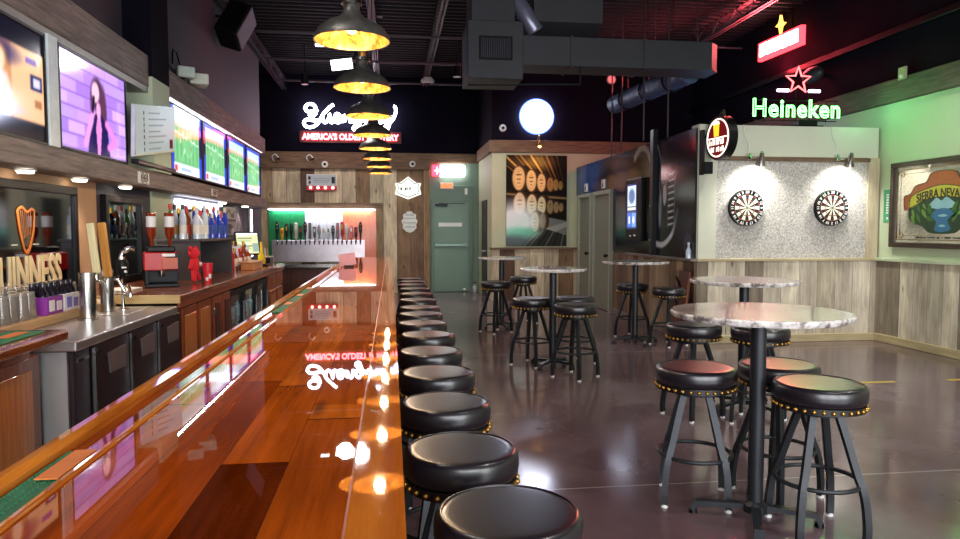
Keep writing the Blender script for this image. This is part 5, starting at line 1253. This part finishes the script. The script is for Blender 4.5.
# ------------------------------------------------------------------ dart wall
def dartboard(cx, cz, lab):
    t = thing('dartboard', lab, 'dartboard', (cx, 8.38, cz - .235))
    y = 8.335
    obj('rim', B().cyl((cx, 8.385, cz), (cx, y, cz), .232, seg=64), BLACKP, t)
    b = B(); mats = [plain('dart_cream', 'e9e2cc', .7), plain('dart_black', '16130f', .7), plain('dart_red', 'b0222a', .6), plain('dart_green', '23703c', .6)]
    rings = [(.016, .097, 0), (.097, .107, 1), (.107, .160, 0), (.160, .170, 1)]
    for k in range(20):
        a0 = (k - .5) * PI / 10; a1 = a0 + PI / 10
        for r0, r1, hot in rings:
            b.mat((2 if k % 2 == 0 else 3) if hot else (1 if k % 2 == 0 else 0))
            q = []
            for r, a in ((r0, a0), (r1, a0), (r1, (a0 + a1) / 2), (r1, a1), (r0, a1), (r0, (a0 + a1) / 2)): q.append((cx + r * math.sin(a), y - .004, cz + r * math.cos(a)))
            b.add(q, [tuple(range(6))])
    b.mat(3); b.add([(cx + .016 * math.cos(2 * PI * k / 20), y - .004, cz + .016 * math.sin(2 * PI * k / 20)) for k in range(20)], [tuple(range(20))])
    b.mat(2); b.add([(cx + .007 * math.cos(2 * PI * k / 16), y - .005, cz + .007 * math.sin(2 * PI * k / 16)) for k in range(16)], [tuple(range(16))])
    obj('scoring_face', b, mats, t)
    b = B()
    for k, nn in enumerate((20, 1, 18, 4, 13, 6, 10, 15, 2, 17, 3, 19, 7, 16, 8, 11, 14, 9, 12, 5)):
        a = k * PI / 10; add_text(b, str(nn), .05, (cx + .2 * math.sin(a), y - .003, cz + .2 * math.cos(a)), Matrix.Rotation(a, 4, 'Y') @ ROT['back'], depth=.001, bold=.002)
    obj('number_lettering', b, WHITEP, t)
    b = B()
    for r in (.107, .170, .222): b.tube([(cx + r * math.cos(a), y - .005, cz + r * math.sin(a)) for a in np.linspace(0, 2 * PI, 48, endpoint=False)], .0018 if r < .2 else .005, 5, True)
    obj('wire_rings', b, STEEL, t)
dartboard(4.49, 1.732, 'dartboard on the carpeted wall next to the round bracket sign')
dartboard(5.66, 1.735, 'dartboard on the carpeted wall near the corner with the pale green wall')
def dart_lamp(cx, lab):
    t = thing('dart_lamp', lab, 'lamp', (cx, 8.3, 2.3))
    obj('clamp', B().box(cx - .10, cx - .06, 8.30, 8.37, 2.34, 2.42, .005).tube([(cx - .08, 8.33, 2.36), (cx - .03, 8.25, 2.36)], .008, 6), CHROME, t)
    M = Matrix.Translation((cx, 8.18, 2.33)) @ Matrix.Rotation(R(-152), 4, 'X') @ Matrix.Rotation(R(8), 4, 'Y')
    obj('reflector', B().lathe([(.022, -.10), (.03, -.06), (.036, 0), (.062, .07)], M=M, seg=24, cap=False).lathe([(.0001, -.10), (.022, -.10)], M=M, seg=24, cap=False), STEEL, t)
    obj('bulb', B().sphere(M @ Vector((0, 0, .03)), .03, 12, 8), emit('dart_bulb', 'fff6e4', 12), t)
    obj('cord', B().tube(spline([(cx - .08, 8.36, 2.42), (cx - .06, 8.365, 2.52), (cx - .12, 8.365, 2.64), (cx - .14, 8.37, 2.78)], 6), .004, 5), WHITEP, t)
    light('dart_spot', 'SPOT', (cx, 8.17, 2.26), 42, (1, .97, .9), .05, target=(cx, 8.52, 1.75), spot=130, blend=.7)
dart_lamp(4.58, 'clip-on steel spotlight above the dartboard by the round bracket sign')
dart_lamp(5.78, 'clip-on steel spotlight above the dartboard near the corner')

t = thing('bracket_sign', 'round black projecting sign with a beer glass in a lit red face', 'sign', (4.0, 8.1, 2.28))
Ms = Matrix.Translation((3.96, 8.08, 2.57)) @ Matrix.Rotation(R(-84), 4, 'Z') @ Matrix.Rotation(R(90), 4, 'X')
sd = B(); Md = Ms @ Matrix.Translation((0, 0, -.05)); sd.lathe([(.265, -.05), (.265, .06), (.245, .06)], M=Md, seg=48, cap=False).lathe([(.0001, -.05), (.265, -.05)], M=Md, seg=48, cap=False)
obj('drum_case', sd, BLACKP, t)
obj('lit_face', B().lathe([(.0001, .0), (.245, .0)], M=Ms @ Matrix.Translation((0, 0, .004)), seg=48, cap=False), emit('sign_face_maroon', '6a1418', .9), t)
b = B(); b.tube([Ms @ Vector((.225 * math.cos(a), .225 * math.sin(a), .008)) for a in np.linspace(0, 2 * PI, 48, endpoint=False)], .009, 6, True); obj('white_ring', b, emit('sign_ring', 'fff0e0', 1.6), t)
b = B(); b.prism([(-.07, .02), (-.09, .17), (.03, .17), (.02, .02)], .006, .014, 'XY', Ms); obj('beer_glass', b, emit('beer_gold', 'ffb428', 1.4), t)
b = B(); b.prism([(-.095, .165), (-.08, .2), (.02, .2), (.035, .165)], .006, .016, 'XY', Ms); obj('beer_foam', b, emit('foam_white', 'fff4e4', 1.6), t)
b = B(); marks(b, .36, .075, 9, Ms @ Matrix.Translation((0, -.045, .008)), seed=3); marks(b, .28, .065, 7, Ms @ Matrix.Translation((0, -.135, .008)), seed=5)
b.tube([Ms @ Vector(p) for p in ((-.19, .0, .01), (.19, .0, .01))], .008, 6); obj('lettering', b, emit('foam_white', 'fff4e4', 1.6), t)
obj('bracket', B().box(3.86, 3.90, 8.30, 8.38, 2.14, 2.70, .005).box(3.87, 3.99, 8.26, 8.32, 2.15, 2.3, .005).tube([(3.93, 8.36, 2.62), (3.97, 8.28, 2.6)], .02, 8).tube(spline([tuple(Ms @ Vector((-.06, .25, -.05))), tuple(Ms @ Vector((.02, .34, -.05))), tuple(Ms @ Vector((.05, .25, -.05)))], 6), .012, 6), BLACKM, t)

t = thing('neon_sign', 'green neon lettering sign with a red star standing on top of the dart wall', 'neon sign', (5.18, 8.45, 2.78))
b = B(); add_text(b, 'Heineken', .315, (5.17, 8.40, 2.995), 'back', outline=.0068, sx=.92, space=1.1, bold=.009); obj('green_lettering', b, NEON_G, t)
b = B(); st = [(5.185 + (.175 if k % 2 == 0 else .072) * math.sin(k * PI / 5), 3.36 + (.175 if k % 2 == 0 else .072) * math.cos(k * PI / 5)) for k in range(10)]
b.tube([(x, 8.40, z) for x, z in st], .0125, 8, True); obj('star_tube', b, emit('star_red', 'ff5a5a', 4.5), t)
for x in (4.99, 5.42): obj('white_lamp', B().cyl((x - .075, 8.42, 3.235), (x + .075, 8.42, 3.235), .02, seg=12), emit('lamp_violet_white', 'e8dcff', 5), t)
b = B()
for x in (4.75, 5.02, 5.18, 5.36, 5.6): b.cyl((x, 8.44, 2.84), (x, 8.44, 3.28 if 5 < x < 5.4 else 3.1), .006, seg=6)
b.box(4.62, 5.75, 8.435, 8.445, 3.11, 3.12).box(4.62, 5.75, 8.435, 8.445, 2.85, 2.86); obj('support_frame', b, BLACKM, t)
obj('stand', B().box(5.22, 5.48, 8.42, 8.52, 2.78, 2.87, .005).box(5.0, 5.56, 8.42, 8.54, 2.78, 2.80), BLACKM, t)
light('green_neon_glow', 'AREA', (5.17, 8.30, 2.98), 7, (.2, 1, .3), 1.0, target=(5.4, 4.0, 2.6), size_y=.2)
light('green_neon_side_glow', 'POINT', (5.95, 8.25, 3.0), 3, (.2, 1, .4), .08)
light('blue_room_glow', 'POINT', (5.2, 10.2, 2.6), 14, (.35, .5, 1), .2)

t = thing('neon_sign', 'blazing red and white lit sign with a gold star high above the green neon', 'neon sign', (6.2, 10.6, 4.25))
b = B(); b.prism([(10.0, 4.27), (10.0, 4.56), (11.25, 4.60), (11.25, 4.30)], 6.20, 6.27, 'YZ'); obj('light_box', b, emit('red_box', 'ff3038', 5), t)
b = B()
for k in range(5): b.box(6.185, 6.2, 10.08 + k * .225, 10.29 + k * .225, 4.33 + .008 * k, 4.53 + .008 * k, .03)
obj('white_lettering', b, emit('hot_white', 'fff2ea', 12), t)
st = [(10.62 + (.13 if k % 2 == 0 else .05) * math.sin(k * PI / 4), 4.74 + (.15 if k % 2 == 0 else .05) * math.cos(k * PI / 4)) for k in range(8)]
obj('gold_star', B().prism(st, 6.21, 6.25, 'YZ'), emit('star_gold', 'ffb040', 4), t)
obj('hanger', B().cyl((6.24, 10.3, 4.55), (6.24, 10.3, 4.98), .012, seg=6).cyl((6.24, 11.0, 4.56), (6.24, 11.0, 4.98), .012, seg=6), BLACKM, t)
light('red_sign_glow', 'AREA', (6.12, 10.6, 4.45), 130, (1, .06, .08), 1.1, target=(2, 9.5, 3.2), size_y=.3)
light('red_sign_wall_glow', 'POINT', (6.1, 10.6, 4.1), 22, (1, .05, .07), .1)

# right wall: framed mirror and green plaque
t = thing('framed_mirror', 'large dark-framed brewery mirror with a painted river emblem on the pale green wall', 'mirror', (6.33, 7.2, 1.22))
y0, y1, z0, z1 = 6.46, 8.13, 1.235, 2.29
b = B()
for a in ((y0, y1, z0, z0 + .06), (y0, y1, z1 - .06, z1), (y0, y0 + .06, z0 + .06, z1 - .06), (y1 - .06, y1, z0 + .06, z1 - .06)): b.box(6.30, 6.36, *a, .006)
obj('frame', b, wood('mirror_frame', '2a1c12', '47301e', 'Y', .4), t)
obj('mirror_glass', B().box(6.335, 6.35, y0 + .06, y1 - .06, z0 + .06, z1 - .06), plain('aged_mirror', 'cfcab8', .06, .85, var=.05), t)
def rM(y, z, x=6.333): return Matrix.Translation((x, y, z)) @ ROT['right']
b = B(); m_ = rM((y0 + y1) / 2, (z0 + z1) / 2)
def rpts(pts): return [m_ @ Vector((x, y, 0)) for x, y in pts]
w, h = .73, .43
b.tube(rpts([(-w, -h), (w, -h), (w, h), (-w, h)]), .006, 6, True); b.tube(rpts([(-w + .05, -h + .05), (w - .05, -h + .05), (w - .05, h - .05), (-w + .05, h - .05)]), .003, 6, True)
for sx_ in (-1, 1):
    for sy_ in (-1, 1):
        b.tube(rpts([(sx_ * (w - .07 + .06 * math.cos(a) * (1 - a / 9)), sy_ * (h - .06 + .05 * math.sin(a) * (1 - a / 9))) for a in np.linspace(0, 7.5, 26)]), .005, 5)
obj('gilt_border', b, plain('gilt', '8a7440', .4, .6), t)
em = rM(7.30, 1.80, 6.334) @ Matrix.Diagonal((.84, .92, 1, 1))
def shape(name, pts, d0, d1, mat, sub=5): 
    p = [(q.x, q.y) for q in spline([(a, c, 0) for a, c in pts], sub, True)]; return obj(name, B().prism(p, d0, d1, 'XY', em), mat, t)
shape('emblem_scroll', [(-.70, -.12), (-.72, .06), (-.6, .10), (-.5, .2), (-.3, .24), (-.22, .34), (.0, .37), (.22, .34), (.3, .24), (.5, .2), (.62, .1), (.72, .04), (.68, -.12), (.4, .0), (0, .04), (-.4, .0)], .0, .004, plain('emblem_orange', 'a85624', .5))
shape('emblem_banner', [(-.6, -.09), (-.58, .06), (-.3, .15), (0, .19), (.3, .15), (.58, .06), (.6, -.09), (.3, .01), (0, .04), (-.3, .01)], .004, .006, plain('emblem_yellow', 'c9c03a', .5))
shape('emblem_valley', [(-.62, -.14), (-.5, .0), (-.2, .04), (.2, .04), (.5, .0), (.62, -.14), (.58, -.26), (.36, -.33), (.2, -.42), (-.2, -.42), (-.36, -.33), (-.58, -.26)], .0035, .0045, plain('emblem_dark_green', '1c3a20', .5))
shape('emblem_mountain', [(-.24, -.08), (-.16, .0), (-.1, .03), (-.02, -.01), (.06, .035), (.14, -.0), (.24, -.08), (0, -.12)], .0045, .0055, plain('emblem_pale_blue', '8fb8c8', .4), 3)
shape('emblem_river', [(-.13, -.38), (-.1, -.28), (-.2, -.2), (-.1, -.12), (.08, -.11), (.19, -.17), (.1, -.26), (.15, -.37), (0, -.405)], .0055, .0065, plain('emblem_blue', '2a6a98', .4))
shape('emblem_ripple', [(-.08, -.2), (.02, -.18), (.1, -.2), (.02, -.215)], .0065, .007, plain('emblem_pale_blue', '8fb8c8', .4), 3)
shape('emblem_ripple', [(-.06, -.33), (.0, -.31), (.07, -.33), (.0, -.345)], .0065, .007, plain('emblem_pale_blue', '8fb8c8', .4), 3)
r_ = random.Random(3)
for sd_ in (-1, 1):
    for k in range(9):
        cx, cy = sd_ * (.22 + .11 * (k % 4) * .95), -.08 - .075 * (k // 3) + r_.uniform(-.02, .02); a = r_.uniform(.3, 1.2) * sd_; L_ = r_.uniform(.05, .08)
        u = Vector((math.cos(a), math.sin(a))); w_ = Vector((-u.y, u.x))
        p = [Vector((cx, cy)) + q for q in (-u * L_, -u * .2 * L_ + w_ * .4 * L_, u * L_, -u * .2 * L_ - w_ * .4 * L_)]
        shape('emblem_leaf', [tuple(q) for q in p], .006, .0075, [plain('emblem_green', '3a6a24', .5), plain('emblem_light_green', '6a9434', .5)][k % 2], 3)
b = B()
for pl_ in ([(-.70, -.12), (-.72, .06), (-.6, .10), (-.5, .2), (-.3, .24), (-.22, .34), (.0, .37), (.22, .34), (.3, .24), (.5, .2), (.62, .1), (.72, .04), (.68, -.12)], [(-.6, -.09), (-.58, .06), (-.3, .15), (0, .19), (.3, .15), (.58, .06), (.6, -.09)], [(-.6, -.09), (-.3, .01), (0, .04), (.3, .01), (.6, -.09)]):
    b.tube([em @ Vector((q.x, q.y, .006)) for q in spline([(x, y, 0) for x, y in pl_], 5)], .005, 5)
obj('emblem_outline', b, plain('emblem_ink', '2e2412', .5), t)
b = B(); vs, fs = text_geo('SIERRA NEVADA', .155, .002, bold=.003)
b.add([em @ Vector((v.x * .84, v.y * 1.0 + .085 - .19 * v.x * v.x, v.z + .009)) for v in vs], fs); obj('lettering', b, plain('emblem_ink', '2e2412', .5), t)
b = B(); marks(b, .8, .024, 34, rM(7.3, 1.36), .002, 8); obj('small_lettering', b, plain('emblem_ink', '2e2412', .5), t)
t = thing('plaque', 'slim teal green plaque with white marks beside the framed brewery mirror', 'sign', (6.34, 8.22, 1.55))
obj('plate', B().box(6.345, 6.36, 8.15, 8.29, 1.55, 1.97, .004), plain('teal_plate', '3f9a70', .5), t)
b = B()
for k in range(8): b.box(6.341, 6.345, 8.195, 8.235, 1.66 + k * .033, 1.68 + k * .033)
b.sphere((6.343, 8.215, 1.6), .018, 10, 6, (.2, 1, 1)); obj('white_marks', b, WHITEP, t)
t = thing('motion_sensor', 'small pale sensor box on the dark beam of the pale green wall', 'sensor', (6.26, 7.9, 3.15))
obj('case', B().box(6.24, 6.27, 7.85, 7.98, 3.30, 3.45, .006), plain('sensor_case', 'a8a888', .5), t)
obj('lens', B().sphere((6.24, 7.915, 3.34), .025, 10, 6), WHITEP, t)
t = thing('wall_speaker', 'dark oval loudspeaker above the green neon on the far wall', 'speaker', (6.1, 9.4, 3.6))
obj('case', B().sphere((6.15, 9.6, 3.72), .22, 20, 12, (.5, 1, .55)), plain('speaker_dark', '26242a', .5), t)
obj('bracket', B().cyl((6.2, 9.6, 3.72), (6.36, 9.6, 3.72), .03, seg=8), BLACKM, t)

# floor tape for the dart throw line
YT = plain('yellow_tape', 'c8a838', .5)
for (x0, x1, lab) in ((4.2, 4.78, 'yellow floor tape marking the throw line of the dartboard by the bracket sign'), (5.33, 5.92, 'yellow floor tape marking the throw line of the dartboard near the corner')):
    tag(obj('floor_tape', B().box(x0, x1, 5.98, 6.03, .0005, .002), YT), lab, 'tape')

# ------------------------------------------------------------------ ducts and ceiling fittings
t = thing('air_duct', 'dark rectangular air duct with a boxed grille hanging under the ceiling', 'duct', (2.7, 9.2, 3.4))
obj('trunk', B().prism([(1.66, 9.0), (4.30, 9.0), (4.44, 9.14), (4.44, 9.5), (1.66, 9.5)], 3.60, 3.97, 'XY'), DUCTM, t)
b = B()
for x in (2.35, 3.35): obj('seam_flange', B().box(x, x + .03, 8.985, 9.51, 3.585, 3.985), DUCTM, t)
obj('grille_box', B().box(.986, 1.70, 8.9, 9.6, 3.385, 4.115, .006), DUCTM, t)
obj('grille_frame', B().box(1.13, 1.56, 8.885, 8.9, 3.62, 3.92, .004), BLACKM, t)
b = B()
for k in range(16): b.box(1.16 + k * .024, 1.166 + k * .024, 8.875, 8.887, 3.65, 3.89)
obj('grille_slats', b, plain('grille_grey', '4a4a52', .4, .4), t)
obj('side_grille', B().box(.975, .986, 9.0, 9.5, 3.5, 4.0, .003), plain('side_grille_grey', '55586a', .4, .5), t)
obj('riser', B().box(1.04, 1.60, 8.95, 9.55, 4.115, 4.98, .004), DUCTM, t)
obj('plenum', B().prism([(4.98, 9.0), (4.16, 9.0), (3.97, 9.35), (3.97, 9.9), (4.98, 9.9)], 1.86, 2.78, 'YZ', Matrix(((1, 0, 0, 0), (0, 0, 1, 0), (0, 1, 0, 0), (0, 0, 0, 1))) @ Matrix(((1, 0, 0, 0), (0, 0, 1, 0), (0, 1, 0, 0), (0, 0, 0, 1)))) if False else B().add([Vector((x, a, c)) for x in (1.86, 2.78) for c, a in ((4.98, 9.0), (4.16, 9.0), (3.97, 9.35), (3.97, 9.9), (4.98, 9.9))], [(0, 1, 2, 3, 4), (5, 6, 7, 8, 9), (0, 1, 6, 5), (1, 2, 7, 6), (2, 3, 8, 7), (3, 4, 9, 8), (4, 0, 5, 9)]), DUCTM, t)
obj('flexible_elbow', B().tube(spline([(1.55, 9.2, 4.55), (1.68, 9.12, 4.4), (1.80, 9.08, 4.2), (1.9, 9.1, 4.05)], 8), [.11 + .006 * (k % 2) for k in range(25)], 16), plain('flex_silver', '8a8aa0', .35, .6), t)
b = B()
for x in (1.8, 2.6, 3.6, 4.2): obj('hanger_rod', B().cyl((x, 9.25, 3.97), (x, 9.25, 4.98), .008, seg=6), STEEL, t)
obj('under_rail', B().tube([(1.0, 9.05, 3.33), (2.5, 9.05, 3.37), (2.5, 9.05, 3.6)], .014, 6), BLACKM, t)
t = thing('spiral_duct', 'round spiral duct dropping from the big air duct towards the far wall', 'duct', (4.0, 10.5, 3.5))
p0, p1 = Vector((4.3, 9.68, 3.72)), Vector((4.05, 12.3, 3.72))
n = 60; obj('spiral_pipe', B().tube([p0.lerp(p1, k / n) for k in range(n + 1)], [.155 + (.006 if k % 4 == 0 else 0) for k in range(n + 1)], 20), plain('spiral_blue', '34466c', .6, 0), t)
b = B()
for f in (.2, .5, .8): b.tube([p0.lerp(p1, f) + Vector((.17 * math.cos(a), 0, .17 * math.sin(a))) for a in np.linspace(0, 2 * PI, 24, endpoint=False)], .012, 5, True).cyl(p0.lerp(p1, f) + Vector((0, 0, .16)), p0.lerp(p1, f) + Vector((0, 0, 1.26)), .006, seg=5)
obj('strap', b, BLACKM, t)
for x, y, n_ in ((3.62, 9.7, 'first'), (3.92, 9.55, 'second'), (3.80, 11.2, 'third'), (3.86, 11.9, 'fourth')):
    tag(obj('support_rod', B().cyl((x, y, 2.736 if x > 3.83 else 2.74), (x, y, 4.98), .014, seg=8), plain('rod_red_grey', '3a2e34', .4, .5)), f'thin vertical steel rod from ceiling to mural top, {n_} counting away from the dartboards', 'rod')
t = thing('flood_light', 'white rectangular floodlight glowing below the roof steel between the pendants', 'lamp', (-.6, 9.1, 3.4))
M = Matrix.Translation((-.60, 9.0, 3.53)) @ Matrix.Rotation(R(-8), 4, 'Y') @ Matrix.Rotation(R(30), 4, 'X')
obj('housing', B().box(-.14, .14, 0, .06, -.075, .075, .006, M), BLACKM, t)
obj('lit_face', B().box(-.13, .13, -.006, 0, -.065, .065, 0, M), emit('flood_white', 'ffffff', 6), t)
obj('bracket', B().tube([(-.45, 9.05, 3.6), (-.42, 9.08, 3.75), (-.45, 9.1, 4.8)], .018, 8), BLACKM, t)
light('flood_beam', 'SPOT', (-.6, 8.9, 3.48), 60, (1, .96, .95), .1, target=(-.2, 4.5, 0), spot=110, blend=.9)
t = thing('strip_lamp', 'tiny white ceiling lamp hanging from the cross pipe above the back bar', 'lamp', (-1.1, 11.9, 4.5))
obj('lens', B().box(-1.22, -1.08, 11.9, 11.98, 4.50, 4.53, .004), emit('flood_white', 'ffffff', 6), t); obj('stem', B().cyl((-1.15, 11.95, 4.53), (-1.15, 11.95, 4.72), .01, seg=6), BLACKM, t)
t = thing('emergency_lamp', 'twin-head white emergency lamp at the end of the roof joist', 'lamp', (.82, 15.2, 4.5))
obj('head', B().sphere((.72, 15.2, 4.66), .06, 12, 8), WHITEP, t); obj('head', B().sphere((.9, 15.2, 4.66), .06, 12, 8), WHITEP, t); obj('body', B().box(.72, .9, 15.18, 15.28, 4.64, 4.75, .01), WHITEP, t)

# ------------------------------------------------------------------ daylight through the storefront, ceiling can lamps added to brighten the room
for x0, x1 in ((-2.2, .2), (.6, 3.2), (3.6, 6.1)):
    light('window_daylight', 'AREA', ((x0 + x1) / 2, -3.1, 1.8), 175, (.93, .96, 1), x1 - x0, target=((x0 + x1) / 2, 6, 1.2), size_y=2.5)
def added_lamp_head(x, y, lab):
    t = thing('added_fill_lamp', lab, 'lamp', (x, y, 4.2))
    obj('can', B().lathe([(.07, 0), (.07, .18), (.03, .2), (.0001, .2)], (x, y, 4.2), 20), BLACKM, t)
    obj('lens', B().lathe([(.0001, .01), (.066, .01)], (x, y, 4.2), 20, cap=False), emit('added_fill_lens', 'fff4e4', 10), t)
    obj('stem', B().cyl((x, y, 4.4), (x, y, 4.98), .012, seg=8), BLACKM, t)
WORLD = bpy.data.worlds.new('world'); SC.world = WORLD; WORLD.use_nodes = True
WORLD.node_tree.nodes['Background'].inputs[0].default_value = (.55, .65, .85, 1); WORLD.node_tree.nodes['Background'].inputs[1].default_value = .12
trk = {(4.6, 3.0): 'over the near round table', (4.9, 6.2): 'before the dart wall', (2.6, 1.2): 'over the front floor', (1.2, 12.6): 'before the exit door', (-1.2, 2.5): 'over the bar aisle by the steel coolers', (3.0, 11.9): 'before the barrel picture', (-1.6, 13.6): 'before the draft taps'}
for (x, y, e) in ((4.6, 3.0, 190), (4.9, 6.2, 250), (2.6, 1.2, 160), (1.2, 12.6, 190), (-1.2, 2.5, 120), (3.0, 11.9, 90), (-1.6, 13.6, 220)):
    added_lamp_head(x, y, f'added fill lamp in a black can under the ceiling {trk[(x, y)]}')
    light('added_fill_spot', 'SPOT', (x, y, 4.19), e, (1, .95, .88), .07, target=(x + .2, y + (2.2 if y > 12.5 else .4), 0), spot=125, blend=.8)

# ------------------------------------------------------------------ camera
cd = bpy.data.cameras.new('camera'); cam = bpy.data.objects.new('camera', cd); COL.objects.link(cam)
f_px = 693.0; cd.sensor_width = 36; cd.lens = 36 * f_px / 960; cd.clip_start = .02; cd.clip_end = 100
pit = math.atan(39.5 / f_px); yaw = math.atan(89 / f_px * math.cos(pit))
cam.location = (0, 0, 1.45); cam.rotation_euler = (PI / 2 - pit, 0, -yaw)
SC.camera = cam
vs_ = SC.view_settings; vs_.view_transform = 'Standard'; vs_.look = 'None'; vs_.gamma = 1; vs_.use_curve_mapping = False; vs_.exposure = 0.5
SC.cycles.use_denoising = True
SC.cycles.max_bounces = 8; SC.cycles.transparent_max_bounces = 8; SC.cycles.sample_clamp_indirect = 6; SC.cycles.caustics_reflective = False; SC.cycles.caustics_refractive = False
